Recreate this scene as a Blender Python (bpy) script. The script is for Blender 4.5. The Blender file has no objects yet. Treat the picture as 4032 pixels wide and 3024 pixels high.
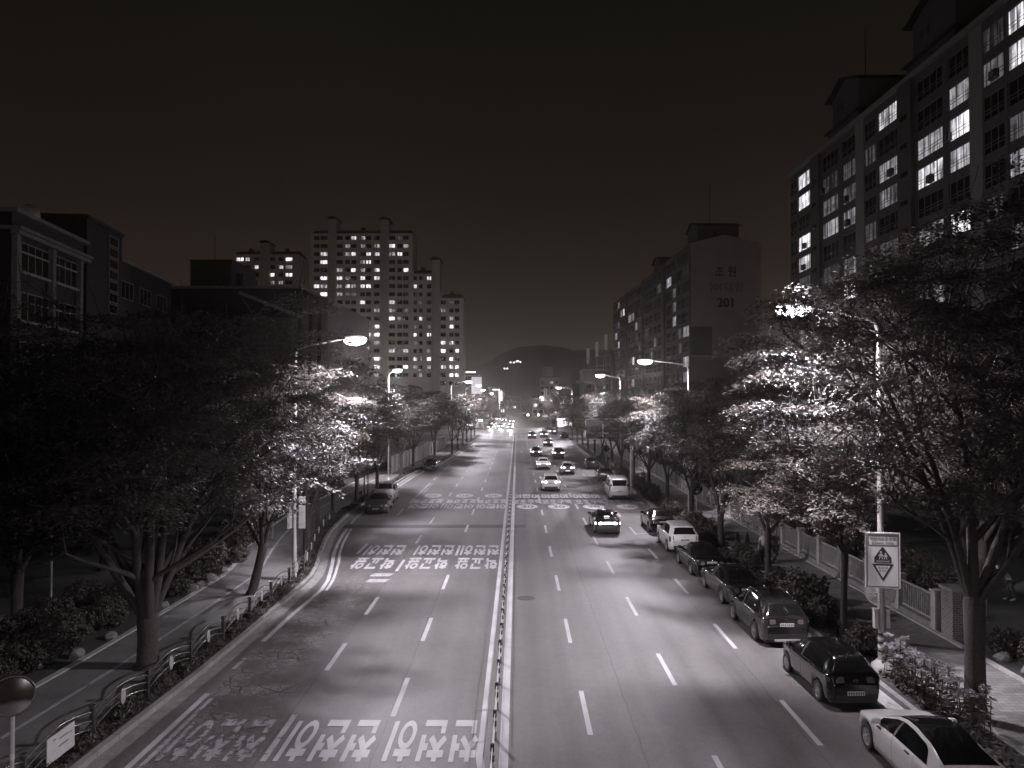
import bpy, bmesh, math, random
import numpy as np
from mathutils import Vector, Matrix
R = math.radians
rnd = random.Random(7)
sc = bpy.context.scene
COL = sc.collection

# ------------------------------------------------------------------ camera, sky, exposure
CAM_H = 9.26
cam_d = bpy.data.cameras.new("camera")
cam = bpy.data.objects.new("camera", cam_d)
COL.objects.link(cam)
cam.location = (0, 0, CAM_H)
cam.rotation_euler = (R(90 + 1.12), 0, R(0.41))
cam_d.lens = 27.05
cam_d.sensor_width = 36
cam_d.clip_start = 0.1
cam_d.clip_end = 6000
sc.camera = cam

world = bpy.data.worlds.new("World")
sc.world = world
world.use_nodes = True
wn, wl = world.node_tree.nodes, world.node_tree.links
wn.clear()
w_out = wn.new("ShaderNodeOutputWorld")
w_bg = wn.new("ShaderNodeBackground")
w_tc = wn.new("ShaderNodeTexCoord")
w_sep = wn.new("ShaderNodeSeparateXYZ")
w_ramp = wn.new("ShaderNodeValToRGB")
w_noi = wn.new("ShaderNodeTexNoise")
w_noi.inputs["Scale"].default_value = 2.2
w_noi.inputs["Detail"].default_value = 5
w_mr = wn.new("ShaderNodeMapRange")
w_mr.inputs["To Min"].default_value = 0.72
w_mr.inputs["To Max"].default_value = 1.28
wl.new(w_tc.outputs["Generated"], w_sep.inputs[0])
wl.new(w_tc.outputs["Generated"], w_noi.inputs["Vector"])
wl.new(w_noi.outputs["Fac"], w_mr.inputs["Value"])
wl.new(w_sep.outputs["Z"], w_ramp.inputs[0])
wl.new(w_ramp.outputs[0], w_bg.inputs[0])
wl.new(w_mr.outputs[0], w_bg.inputs[1])
wl.new(w_bg.outputs[0], w_out.inputs[0])
cr = w_ramp.color_ramp
cr.elements[0].position = 0.0
cr.elements[0].color = (0.0440, 0.0345, 0.0250, 1)      # city glow low over the horizon
cr.elements[1].position = 1.0
cr.elements[1].color = (0.0050, 0.0046, 0.0034, 1)
for p, c in ((0.07, (0.0330, 0.0255, 0.0190)), (0.15, (0.0215, 0.0153, 0.0124)), (0.24, (0.0142, 0.0102, 0.0086)),
             (0.33, (0.0096, 0.0078, 0.0062)), (0.46, (0.0070, 0.0063, 0.0046))):
    e = cr.elements.new(p)
    e.color = (*c, 1)

sc.view_settings.view_transform = "Standard"
sc.view_settings.look = "None"
sc.view_settings.exposure = 0.0
sc.view_settings.gamma = 1.0
sc.render.engine = "CYCLES"
sc.cycles.use_denoising = True
sc.cycles.max_bounces = 5
sc.cycles.diffuse_bounces = 2
sc.cycles.glossy_bounces = 2
sc.cycles.transmission_bounces = 2
sc.cycles.volume_bounces = 0
sc.cycles.sample_clamp_indirect = 4.0
sc.cycles.sample_clamp_direct = 0.0
sc.cycles.volume_step_rate = 4.0
sc.cycles.use_adaptive_sampling = True

# ------------------------------------------------------------------ helpers
def tag(o, label=None, cat=None, group=None, kind=None):
    if label: o["label"] = label
    if cat: o["category"] = cat
    if group: o["group"] = group
    if kind: o["kind"] = kind
    return o

def empty(name, loc=(0, 0, 0), rz=0.0, label=None, cat=None, group=None):
    o = bpy.data.objects.new(name, None)
    COL.objects.link(o)
    o.location = loc
    o.rotation_euler = (0, 0, rz)
    o.empty_display_size = 0.2
    return tag(o, label, cat, group)

def link(name, mesh, parent=None, loc=(0, 0, 0), rot=(0, 0, 0)):
    o = bpy.data.objects.new(name, mesh)
    COL.objects.link(o)
    o.location = loc
    o.rotation_euler = rot
    if parent: o.parent = parent
    return o

def kids(o):
    return list(o.children)

def copy_tree(o, parent=None):
    c = o.copy()
    COL.objects.link(c)
    c.parent = parent
    for ch in list(o.children):
        copy_tree(ch, c)
    return c

class MB:
    """collects shapes and links them as ONE mesh object"""
    def __init__(s):
        s.v, s.f, s.m, s.sm = [], [], [], []
    def add(s, vs, fs, mi=0, smooth=False):
        b = len(s.v)
        s.v += [tuple(p) for p in vs]
        for f in fs:
            s.f.append([b + i for i in f]); s.m.append(mi); s.sm.append(smooth)
        return s
    def box(s, c, d, mi=0, rz=0.0, M=None):
        x, y, z = d[0] / 2, d[1] / 2, d[2] / 2
        vs = [Vector((sx * x, sy * y, sz * z)) for sz in (-1, 1) for sy in (-1, 1) for sx in (-1, 1)]
        if rz:
            rm = Matrix.Rotation(rz, 3, "Z"); vs = [rm @ p for p in vs]
        if M is not None: vs = [M @ p for p in vs]
        vs = [p + Vector(c) for p in vs]
        return s.add(vs, [(0, 2, 3, 1), (4, 5, 7, 6), (0, 1, 5, 4), (2, 6, 7, 3), (0, 4, 6, 2), (1, 3, 7, 5)], mi)
    def b2(s, a, b, mi=0):
        return s.box([(a[i] + b[i]) / 2 for i in range(3)], [abs(b[i] - a[i]) for i in range(3)], mi)
    def tube(s, pts, rad, n=8, mi=0, caps=True, smooth=True):
        pts = [Vector(p) for p in pts]
        if not isinstance(rad, (list, tuple)): rad = [rad] * len(pts)
        rings = []
        prev = None
        for i, p in enumerate(pts):
            if i == 0: d = pts[1] - pts[0]
            elif i == len(pts) - 1: d = pts[-1] - pts[-2]
            else: d = (pts[i + 1] - pts[i - 1])
            d.normalize()
            if prev is None:
                a = Vector((0, 0, 1)) if abs(d.z) < 0.9 else Vector((1, 0, 0))
                u = d.cross(a).normalized()
            else:
                u = (prev - d * prev.dot(d))
                if u.length < 1e-6: u = d.orthogonal()
                u.normalize()
            prev = u
            w = d.cross(u)
            rings.append([p + (u * math.cos(2 * math.pi * k / n) + w * math.sin(2 * math.pi * k / n)) * rad[i] for k in range(n)])
        vs = [q for r in rings for q in r]
        fs = []
        for i in range(len(pts) - 1):
            for k in range(n):
                a, b = i * n + k, i * n + (k + 1) % n
                fs.append((a, b, b + n, a + n))
        s.add(vs, fs, mi, smooth)
        if caps:
            s.add(rings[0], [tuple(range(n))[::-1]], mi)
            s.add(rings[-1], [tuple(range(n))], mi)
        return s
    def lathe(s, prof, n=16, mi=0, M=None, smooth=True):
        """prof: (r, z) pairs, revolved round z"""
        vs = []
        for r, z in prof:
            for k in range(n):
                a = 2 * math.pi * k / n
                vs.append(Vector((r * math.cos(a), r * math.sin(a), z)))
        if M is not None: vs = [M @ p for p in vs]
        fs = []
        for i in range(len(prof) - 1):
            for k in range(n):
                a, b = i * n + k, i * n + (k + 1) % n
                fs.append((a, b, b + n, a + n))
        return s.add(vs, fs, mi, smooth)
    def prism(s, poly, h0, h1, mi=0, M=None):
        n = len(poly)
        vs = [Vector((x, y, h0)) for x, y in poly] + [Vector((x, y, h1)) for x, y in poly]
        if M is not None: vs = [M @ p for p in vs]
        fs = [tuple(range(n))[::-1], tuple(range(n, 2 * n))] + [(i, (i + 1) % n, n + (i + 1) % n, n + i) for i in range(n)]
        return s.add(vs, fs, mi)
    def mesh(s, name, mats):
        me = bpy.data.meshes.new(name)
        me.from_pydata(s.v, [], s.f)
        if not isinstance(mats, (list, tuple)): mats = [mats]
        for m in mats: me.materials.append(m)
        me.polygons.foreach_set("material_index", s.m)
        me.polygons.foreach_set("use_smooth", s.sm)
        me.update()
        return me
    def build(s, name, mats, parent=None, loc=(0, 0, 0), rot=(0, 0, 0)):
        return link(name, s.mesh(name, mats), parent, loc, rot)

def text_mesh(body, size=1.0, offset=0.0, extrude=0.0, align="CENTER", spacing=1.0):
    cu = bpy.data.curves.new("lettering", "FONT")
    cu.body = body
    cu.size = size
    cu.offset = offset
    cu.extrude = extrude
    cu.align_x = align
    cu.align_y = "CENTER"
    cu.space_character = spacing
    cu.resolution_u = 4
    o = bpy.data.objects.new("lettering", cu)
    COL.objects.link(o)
    bpy.context.view_layer.update()
    dg = bpy.context.evaluated_depsgraph_get()
    me = bpy.data.meshes.new_from_object(o.evaluated_get(dg))
    vs = [v.co.copy() for v in me.vertices]
    fs = [tuple(p.vertices) for p in me.polygons]
    bpy.data.objects.remove(o)
    bpy.data.curves.remove(cu)
    bpy.data.meshes.remove(me)
    return vs, fs

def fit_text(mb, body, w, h, M, mi=0, offset=0.012, mono=None):
    """lettering scaled to fill w x h, centred, flat in local xy, moved by M"""
    vs, fs = text_mesh(body, 1.0, offset)
    xs = [p.x for p in vs]; ys = [p.y for p in vs]
    cx, cy = (min(xs) + max(xs)) / 2, (min(ys) + max(ys)) / 2
    sx, sy = w / (max(xs) - min(xs)), h / (max(ys) - min(ys))
    mb.add([M @ Vector(((p.x - cx) * sx, (p.y - cy) * sy, 0)) for p in vs], fs, mi)

# ------------------------------------------------------------------ materials (all procedural)
def new_mat(name):
    m = bpy.data.materials.new(name)
    m.use_nodes = True
    nt = m.node_tree
    return m, nt, nt.nodes["Principled BSDF"]

def pm(name, col, rough=0.6, metal=0.0, var=0.15, scale=6.0, bump=0.0, spec=0.5, coat=0.0):
    """principled with a noise mottling of the base colour"""
    m, nt, b = new_mat(name)
    if not isinstance(col, (list, tuple)): col = (col, col * 0.97, col * 0.95)
    tc = nt.nodes.new("ShaderNodeTexCoord")
    no = nt.nodes.new("ShaderNodeTexNoise")
    no.inputs["Scale"].default_value = scale
    no.inputs["Detail"].default_value = 6
    no.inputs["Roughness"].default_value = 0.65
    nt.links.new(tc.outputs["Object"], no.inputs["Vector"])
    rp = nt.nodes.new("ShaderNodeValToRGB")
    rp.color_ramp.elements[0].position = 0.3
    rp.color_ramp.elements[1].position = 0.7
    rp.color_ramp.elements[0].color = (*[c * (1 - var) for c in col], 1)
    rp.color_ramp.elements[1].color = (*[min(1, c * (1 + var)) for c in col], 1)
    nt.links.new(no.outputs["Fac"], rp.inputs[0])
    nt.links.new(rp.outputs[0], b.inputs["Base Color"])
    b.inputs["Roughness"].default_value = rough
    b.inputs["Metallic"].default_value = metal
    b.inputs["Specular IOR Level"].default_value = spec
    b.inputs["Coat Weight"].default_value = coat
    b.inputs["Coat Roughness"].default_value = 0.05
    if bump:
        bp = nt.nodes.new("ShaderNodeBump")
        bp.inputs["Strength"].default_value = bump
        bp.inputs["Distance"].default_value = 0.03
        nt.links.new(no.outputs["Fac"], bp.inputs["Height"])
        nt.links.new(bp.outputs[0], b.inputs["Normal"])
    return m

def em(name, col, strength):
    m, nt, b = new_mat(name)
    b.inputs["Base Color"].default_value = (0.5, 0.5, 0.5, 1)
    b.inputs["Emission Color"].default_value = (*col, 1)
    b.inputs["Emission Strength"].default_value = strength
    return m

LAMP_COL = (1.0, 0.95, 1.03)

def asphalt():
    m, nt, b = new_mat("asphalt")
    N, L = nt.nodes, nt.links
    tc = N.new("ShaderNodeTexCoord")
    def noise(scale, detail=4, vec=None, rough=0.6):
        n = N.new("ShaderNodeTexNoise")
        n.inputs["Scale"].default_value = scale
        n.inputs["Detail"].default_value = detail
        n.inputs["Roughness"].default_value = rough
        L.new(vec or tc.outputs["Object"], n.inputs["Vector"])
        return n.outputs["Fac"]
    def math_(op, a, bb=None, clamp=False):
        n = N.new("ShaderNodeMath"); n.operation = op; n.use_clamp = clamp
        for i, q in enumerate((a, bb)):
            if q is None: continue
            if isinstance(q, (int, float)): n.inputs[i].default_value = q
            else: L.new(q, n.inputs[i])
        return n.outputs[0]
    def rng(v, a0, a1, b0, b1):
        n = N.new("ShaderNodeMapRange")
        n.inputs["From Min"].default_value = a0; n.inputs["From Max"].default_value = a1
        n.inputs["To Min"].default_value = b0; n.inputs["To Max"].default_value = b1
        L.new(v, n.inputs["Value"]); return n.outputs[0]
    mp = N.new("ShaderNodeMapping")
    mp.inputs["Scale"].default_value = (1, 0.035, 1)          # long streaks worn by the traffic
    L.new(tc.outputs["Object"], mp.inputs[0])
    streak = noise(1.3, 3, mp.outputs[0])
    blot = noise(0.22, 5)
    mid = noise(3.0, 6, None, 0.75)
    grain = noise(90, 3, None, 0.8)
    sep = N.new("ShaderNodeSeparateXYZ"); L.new(tc.outputs["Object"], sep.inputs[0])
    x, y = sep.outputs["X"], sep.outputs["Y"]
    val = rng(streak, 0.3, 0.7, 0.86, 1.12)
    val = math_("MULTIPLY", val, rng(blot, 0.3, 0.7, 0.80, 1.14))
    val = math_("MULTIPLY", val, rng(mid, 0.3, 0.7, 0.84, 1.16))
    val = math_("MULTIPLY", val, rng(grain, 0.3, 0.7, 0.68, 1.32))
    peb = noise(13, 5, None, 0.8)
    val = math_("MULTIPLY", val, rng(peb, 0.28, 0.72, 0.72, 1.28))
    stain = noise(0.9, 6, mp.outputs[0], 0.7)
    val = math_("MULTIPLY", val, rng(stain, 0.56, 0.68, 1.0, 0.80))
    # darker rubbered wheel tracks in the right-hand lanes
    for cx in (0.55, 1.55, 2.7, 4.3, 5.8, 7.3):
        d = math_("ABSOLUTE", math_("SUBTRACT", x, cx))
        val = math_("MULTIPLY", val, rng(d, 0.10, 0.34, 0.85, 1.0))
    # seams between the paving passes, wobbling slightly
    wob = rng(noise(0.6, 3), 0.3, 0.7, -0.04, 0.04)
    for cx in (-6.68, 3.3, -3.75, 7.9):
        d = math_("ABSOLUTE", math_("ADD", math_("SUBTRACT", x, cx), wob))
        val = math_("MULTIPLY", val, rng(d, 0.012, 0.035, 0.62, 1.0))
    # crazed surface on the outermost left lane
    warp = N.new("ShaderNodeMixRGB"); warp.blend_type = "ADD"; warp.inputs[0].default_value = 0.5
    wn_ = N.new("ShaderNodeTexNoise"); wn_.inputs["Scale"].default_value = 1.5; wn_.inputs["Detail"].default_value = 6
    L.new(tc.outputs["Object"], wn_.inputs["Vector"])
    L.new(tc.outputs["Object"], warp.inputs[1]); L.new(wn_.outputs["Color"], warp.inputs[2])
    crack = None
    for scl in (1.3, 3.4):
        vo = N.new("ShaderNodeTexVoronoi"); vo.feature = "DISTANCE_TO_EDGE"
        vo.inputs["Scale"].default_value = scl
        L.new(warp.outputs[0], vo.inputs["Vector"])
        c = rng(vo.outputs["Distance"], 0.0, 0.055, 1.0, 0.0)
        crack = c if crack is None else math_("MAXIMUM", crack, c)
    mask = math_("MULTIPLY", rng(x, -6.9, -7.4, 0, 1), rng(x, -9.9, -9.5, 0, 1))
    mask = math_("MULTIPLY", mask, math_("MULTIPLY", rng(y, 17, 24, 0, 1), rng(y, 43, 35, 0, 1)))
    mask = math_("MULTIPLY", mask, rng(noise(0.7, 3), 0.42, 0.55, 0, 1))
    crack = math_("MULTIPLY", crack, mask)
    lighter = math_("MULTIPLY", mask, rng(noise(2.0, 6, None, 0.8), 0.35, 0.65, 0.15, 1.1))
    val = math_("MULTIPLY", val, math_("ADD", 1.0, lighter))
    val = math_("MULTIPLY", val, math_("SUBTRACT", 1.0, math_("MULTIPLY", crack, 0.88)))
    cm = N.new("ShaderNodeMixRGB"); cm.blend_type = "MULTIPLY"; cm.inputs[0].default_value = 1
    cm.inputs[1].default_value = (0.098, 0.091, 0.089, 1)
    L.new(val, cm.inputs[2])
    L.new(cm.outputs[0], b.inputs["Base Color"])
    b.inputs["Roughness"].default_value = 0.52
    b.inputs["Specular IOR Level"].default_value = 0.5
    bp = N.new("ShaderNodeBump"); bp.inputs["Strength"].default_value = 0.5; bp.inputs["Distance"].default_value = 0.012
    L.new(math_("SUBTRACT", grain, math_("MULTIPLY", crack, 2.0)), bp.inputs["Height"])
    L.new(bp.outputs[0], b.inputs["Normal"])
    return m

def road_paint(name, col, wear):
    """painted line: the paint is worn through to the asphalt in patches"""
    m, nt, b = new_mat(name)
    N, L = nt.nodes, nt.links
    tc = N.new("ShaderNodeTexCoord")
    n1 = N.new("ShaderNodeTexNoise"); n1.inputs["Scale"].default_value = 3.2; n1.inputs["Detail"].default_value = 8; n1.inputs["Roughness"].default_value = 0.78
    n2 = N.new("ShaderNodeTexNoise"); n2.inputs["Scale"].default_value = 0.8; n2.inputs["Detail"].default_value = 3
    L.new(tc.outputs["Object"], n1.inputs["Vector"]); L.new(tc.outputs["Object"], n2.inputs["Vector"])
    r1 = N.new("ShaderNodeValToRGB")
    r1.color_ramp.elements[0].position = wear - 0.03; r1.color_ramp.elements[0].color = (0.10, 0.095, 0.094, 1)
    r1.color_ramp.elements[1].position = wear + 0.03; r1.color_ramp.elements[1].color = (*col, 1)
    L.new(n1.outputs["Fac"], r1.inputs[0])
    mx = N.new("ShaderNodeMixRGB"); mx.blend_type = "MULTIPLY"; mx.inputs[0].default_value = 1
    r2 = N.new("ShaderNodeValToRGB")
    r2.color_ramp.elements[0].position = 0.3; r2.color_ramp.elements[0].color = (0.72, 0.72, 0.72, 1)
    r2.color_ramp.elements[1].position = 0.7
    L.new(n2.outputs["Fac"], r2.inputs[0])
    L.new(r1.outputs[0], mx.inputs[1]); L.new(r2.outputs[0], mx.inputs[2])
    L.new(mx.outputs[0], b.inputs["Base Color"])
    b.inputs["Roughness"].default_value = 0.6
    return m

def pavers(name, c1, c2, mortar, sx, sy, rot=0.0):
    m, nt, b = new_mat(name)
    N, L = nt.nodes, nt.links
    tc = N.new("ShaderNodeTexCoord")
    mp = N.new("ShaderNodeMapping"); mp.inputs["Rotation"].default_value = (0, 0, rot)
    L.new(tc.outputs["Object"], mp.inputs[0])
    br = N.new("ShaderNodeTexBrick")
    br.inputs["Scale"].default_value = 1.0
    br.inputs["Brick Width"].default_value = sx
    br.inputs["Row Height"].default_value = sy
    br.inputs["Mortar Size"].default_value = 0.012
    br.inputs["Color1"].default_value = (*c1, 1); br.inputs["Color2"].default_value = (*c2, 1); br.inputs["Mortar"].default_value = (*mortar, 1)
    L.new(mp.outputs[0], br.inputs["Vector"])
    no = N.new("ShaderNodeTexNoise"); no.inputs["Scale"].default_value = 1.1; no.inputs["Detail"].default_value = 6
    L.new(tc.outputs["Object"], no.inputs["Vector"])
    rp = N.new("ShaderNodeValToRGB")
    rp.color_ramp.elements[0].position = 0.3; rp.color_ramp.elements[0].color = (0.7, 0.7, 0.7, 1)
    rp.color_ramp.elements[1].position = 0.7
    L.new(no.outputs["Fac"], rp.inputs[0])
    mx = N.new("ShaderNodeMixRGB"); mx.blend_type = "MULTIPLY"; mx.inputs[0].default_value = 1
    L.new(br.outputs["Color"], mx.inputs[1]); L.new(rp.outputs[0], mx.inputs[2])
    L.new(mx.outputs[0], b.inputs["Base Color"])
    b.inputs["Roughness"].default_value = 0.7
    bp = N.new("ShaderNodeBump"); bp.inputs["Strength"].default_value = 0.4; bp.inputs["Distance"].default_value = 0.01; bp.invert = True
    L.new(br.outputs["Fac"], bp.inputs["Height"]); L.new(bp.outputs[0], b.inputs["Normal"])
    return m

def leaf_mat(name, col, trans=0.35):
    m, nt, b = new_mat(name)
    N, L = nt.nodes, nt.links
    out = [n for n in N if n.type == "OUTPUT_MATERIAL"][0]
    geo = N.new("ShaderNodeNewGeometry")
    rp = N.new("ShaderNodeValToRGB")
    rp.color_ramp.elements[0].color = (*[c * 0.7 for c in col], 1)
    rp.color_ramp.elements[1].color = (*[c * 1.3 for c in col], 1)
    L.new(geo.outputs["Random Per Island"], rp.inputs[0])
    L.new(rp.outputs[0], b.inputs["Base Color"])
    b.inputs["Roughness"].default_value = 0.5
    b.inputs["Specular IOR Level"].default_value = 0.3
    tr = N.new("ShaderNodeBsdfTranslucent")
    L.new(rp.outputs[0], tr.inputs["Color"])
    mx = N.new("ShaderNodeMixShader"); mx.inputs[0].default_value = trans
    L.new(b.outputs[0], mx.inputs[1]); L.new(tr.outputs[0], mx.inputs[2])
    L.new(mx.outputs[0], out.inputs["Surface"])
    return m

def pane_lit(name, strength, sx=2.2):
    """a lit room behind the glass: pale curtains and walls in vertical bands, darker furniture low down"""
    m, nt, b = new_mat(name)
    N, L = nt.nodes, nt.links
    tc = N.new("ShaderNodeTexCoord"); oi = N.new("ShaderNodeObjectInfo")
    off = N.new("ShaderNodeVectorMath"); off.operation = "SCALE"; off.inputs[0].default_value = (37, 11, 23)
    L.new(oi.outputs["Random"], off.inputs["Scale"])
    ad = N.new("ShaderNodeVectorMath"); ad.operation = "ADD"
    L.new(tc.outputs["Object"], ad.inputs[0]); L.new(off.outputs[0], ad.inputs[1])
    mp = N.new("ShaderNodeMapping"); mp.inputs["Scale"].default_value = (sx, 1, 0.25)
    L.new(ad.outputs[0], mp.inputs[0])
    n1 = N.new("ShaderNodeTexNoise"); n1.inputs["Scale"].default_value = 1.0; n1.inputs["Detail"].default_value = 3
    L.new(mp.outputs[0], n1.inputs["Vector"])
    mp2 = N.new("ShaderNodeMapping"); mp2.inputs["Scale"].default_value = (1.2, 1, 1.6)
    L.new(ad.outputs[0], mp2.inputs[0])
    n2 = N.new("ShaderNodeTexVoronoi"); n2.distance = "CHEBYCHEV"; n2.inputs["Scale"].default_value = 1.4
    L.new(mp2.outputs[0], n2.inputs["Vector"])
    r1 = N.new("ShaderNodeValToRGB")
    r1.color_ramp.elements[0].position = 0.36; r1.color_ramp.elements[0].color = (0.12, 0.12, 0.12, 1)
    r1.color_ramp.elements[1].position = 0.62; r1.color_ramp.elements[1].color = (1, 1, 1, 1)
    L.new(n1.outputs["Fac"], r1.inputs[0])
    mx = N.new("ShaderNodeMixRGB"); mx.blend_type = "MULTIPLY"; mx.inputs[0].default_value = 0.55
    L.new(r1.outputs[0], mx.inputs[1]); L.new(n2.outputs["Color"], mx.inputs[2])
    bw = N.new("ShaderNodeRGBToBW"); L.new(mx.outputs[0], bw.inputs[0])
    vr = N.new("ShaderNodeMapRange"); vr.inputs["To Min"].default_value = 0.22; vr.inputs["To Max"].default_value = 1.7
    L.new(oi.outputs["Random"], vr.inputs["Value"])
    m1 = N.new("ShaderNodeMath"); m1.operation = "MULTIPLY"
    L.new(bw.outputs[0], m1.inputs[0]); L.new(vr.outputs[0], m1.inputs[1])
    m2 = N.new("ShaderNodeMath"); m2.operation = "MULTIPLY"; m2.inputs[1].default_value = strength
    L.new(m1.outputs[0], m2.inputs[0])
    b.inputs["Base Color"].default_value = (0.03, 0.03, 0.03, 1)
    b.inputs["Roughness"].default_value = 0.1
    b.inputs["Emission Color"].default_value = (0.98, 0.95, 1.0, 1)
    L.new(m2.outputs[0], b.inputs["Emission Strength"])
    return m

def brick(name, c1, c2, mortar, scale=1.0, bw=0.22, rh=0.075):
    m = pavers(name, c1, c2, mortar, bw, rh)
    mp = [n for n in m.node_tree.nodes if n.type == "MAPPING"][0]
    # stand the courses up: use (x+y, z)
    N, L = m.node_tree.nodes, m.node_tree.links
    tc = [n for n in N if n.type == "TEX_COORD"][0]
    sp = N.new("ShaderNodeSeparateXYZ"); L.new(tc.outputs["Object"], sp.inputs[0])
    ad = N.new("ShaderNodeMath"); ad.operation = "ADD"; L.new(sp.outputs[0], ad.inputs[0]); L.new(sp.outputs[1], ad.inputs[1])
    cb = N.new("ShaderNodeCombineXYZ"); L.new(ad.outputs[0], cb.inputs[0]); L.new(sp.outputs[2], cb.inputs[1])
    L.new(cb.outputs[0], mp.inputs[0])
    return m

M = {}
M["asphalt"] = asphalt()
M["paint"] = road_paint("road_paint", (0.42, 0.41, 0.42), 0.30)
M["paint_worn"] = road_paint("road_paint_worn", (0.36, 0.35, 0.36), 0.43)
M["paint_faded"] = road_paint("road_paint_faded", (0.34, 0.33, 0.34), 0.475)
M["patch"] = pm("dark_road_tone", 0.045, 0.7, var=0.25, scale=8)  # dark tone of the painted shadow strip, also on the manhole cover
M["soil"] = pm("soil", 0.035, 0.95, var=0.4, scale=5, bump=0.5)
M["ground"] = pm("ground", 0.06, 0.95, var=0.3, scale=0.4)
M["kerb"] = pavers("kerb_stone", (0.26, 0.25, 0.245), (0.20, 0.195, 0.19), (0.07, 0.07, 0.07), 40.0, 1.0)
M["walk_left"] = pm("cycle_path_surface", 0.12, 0.8, var=0.22, scale=1.2, bump=0.2)
M["walk_right"] = pavers("sidewalk_pavers", (0.24, 0.235, 0.23), (0.15, 0.145, 0.14), (0.09, 0.088, 0.085), 0.42, 0.21)
M["concrete"] = pm("concrete", 0.30, 0.8, var=0.2, scale=4, bump=0.15)
M["concrete_dark"] = pm("weathered_concrete", 0.17, 0.85, var=0.3, scale=3, bump=0.2)
M["galv"] = pm("galvanised_steel", 0.38, 0.45, 0.35, var=0.15, scale=9)
M["dark_metal"] = pm("dark_painted_metal", 0.05, 0.32, 0.3, var=0.2, scale=8)
M["rail_metal"] = pm("bronze_painted_rail", 0.30, 0.22, 0.85, var=0.2, scale=8)
M["black"] = pm("black_plastic", 0.015, 0.5, var=0.2)
M["rubber"] = pm("rubber", 0.022, 0.75, var=0.25)
M["white"] = pm("white_paint", 0.42, 0.45, var=0.08)
M["sign_white"] = pm("sign_face", 0.55, 0.4, var=0.05, scale=2)
M["sign_black"] = pm("sign_lettering", 0.02, 0.5, var=0.1)
M["sign_grey"] = pm("sign_grey_print", 0.13, 0.5, var=0.1)
M["sign_blue"] = pm("direction_sign_face", (0.012, 0.011, 0.010), 0.4, var=0.1)
M["sign_line"] = pm("reflective_print", 0.65, 0.4, var=0.1)
M["bark"] = pm("bark", (0.042, 0.036, 0.033), 0.9, var=0.4, scale=14, bump=0.8)
M["leaf"] = leaf_mat("leaves", (0.092, 0.081, 0.075), .28)
M["leaf_dark"] = leaf_mat("evergreen_leaves", (0.042, 0.036, 0.032), 0.15)
M["hedge"] = leaf_mat("hedge_leaves", (0.07, 0.062, 0.056), 0.2)
M["flower"] = leaf_mat("flower_heads", (0.2, 0.19, 0.195), 0.4)
M["apt_wall"] = pm("apartment_render", (0.085, 0.077, 0.072), 0.85, var=0.12, scale=0.35)
M["apt_pier"] = pm("apartment_pale_render", (0.20, 0.188, 0.18), 0.85, var=0.10, scale=0.5)
M["apt_dark"] = pm("apartment_dark_render", (0.075, 0.066, 0.062), 0.85, var=0.12, scale=0.5)
M["tower_wall"] = pm("tower_render", (0.80, 0.74, 0.68), 0.85, var=0.08, scale=0.2)
M["tower_dark"] = pm("tower_shaft_render", (0.6, 0.55, 0.50), 0.85, var=0.08, scale=0.2)
M["roof_dark"] = pm("roof_sheet", 0.03, 0.7, var=0.2)
M["frame"] = pm("window_frame", 0.16, 0.5, var=0.1)
M["pane"] = pm("dark_glass", (0.014, 0.013, 0.013), 0.12, var=0.3, scale=0.6)
M["pane_dim"] = pane_lit("dim_room", 0.10)
M["pane_mid"] = pane_lit("lit_room", 0.45)
M["pane_hot"] = pane_lit("bright_room", 1.7)
M["pane_far"] = pane_lit("far_lit_room", 2.0, 1.0)
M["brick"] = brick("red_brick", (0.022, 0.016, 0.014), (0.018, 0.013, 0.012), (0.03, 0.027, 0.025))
M["brick_pale"] = brick("pillar_brick", (0.20, 0.17, 0.16), (0.11, 0.10, 0.095), (0.33, 0.32, 0.31), bw=0.21, rh=0.085)
M["skin"] = pm("skin", (0.30, 0.25, 0.23), 0.55, var=0.06)
M["hair"] = pm("hair", 0.012, 0.4, var=0.3)
M["cloth_white"] = pm("pale_cloth", 0.42, 0.8, var=0.08)
M["cloth_grey"] = pm("grey_cloth", 0.13, 0.85, var=0.12)
M["cloth_dark"] = pm("dark_cloth", 0.035, 0.85, var=0.2)
M["plate"] = pm("number_plate", 0.40, 0.4, var=0.05)
M["chrome"] = pm("chrome", 0.65, 0.12, 1.0, var=0.05)
M["rim"] = pm("alloy_rim", 0.42, 0.28, 0.8, var=0.08)
M["car_glass"] = pm("car_glass", (0.006, 0.006, 0.006), 0.04, var=0.1, spec=0.6)
M["tail_off"] = pm("tail_light_lens", (0.07, 0.058, 0.056), 0.12, var=0.1)
M["head_off"] = pm("headlight_lens", (0.30, 0.30, 0.31), 0.1, var=0.1)
M["tail_on"] = em("lit_tail_light", (1.0, 0.96, 1.0), 7.0)
M["head_on"] = em("lit_headlight", (1.0, 0.98, 1.03), 22.0)
M["plate_on"] = em("lit_number_plate", (1.0, 0.97, 1.0), 1.3)
M["lens"] = em("lamp_lens", LAMP_COL, 9.0)
M["glow_sign"] = em("backlit_sign", (1.0, 0.96, 1.02), 3.0)
M["glow_soft"] = em("softly_lit_sign", (0.95, 0.92, 1.0), 0.45)
M["signal"] = em("signal_lens", (1.0, 0.96, 1.0), 12.0)
M["globe"] = em("globe_lamp", (1.0, 0.98, 1.0), 4.5)
M["mirror"] = pm("mirror_glass", 0.22, 0.10, 1.0, var=0.02)
M["stone"] = pm("garden_stone", 0.15, 0.85, var=0.35, scale=5, bump=0.5)
M["hill"] = pm("wooded_hill", (0.02, 0.018, 0.017), 1.0, var=0.4, scale=0.02)
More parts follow.
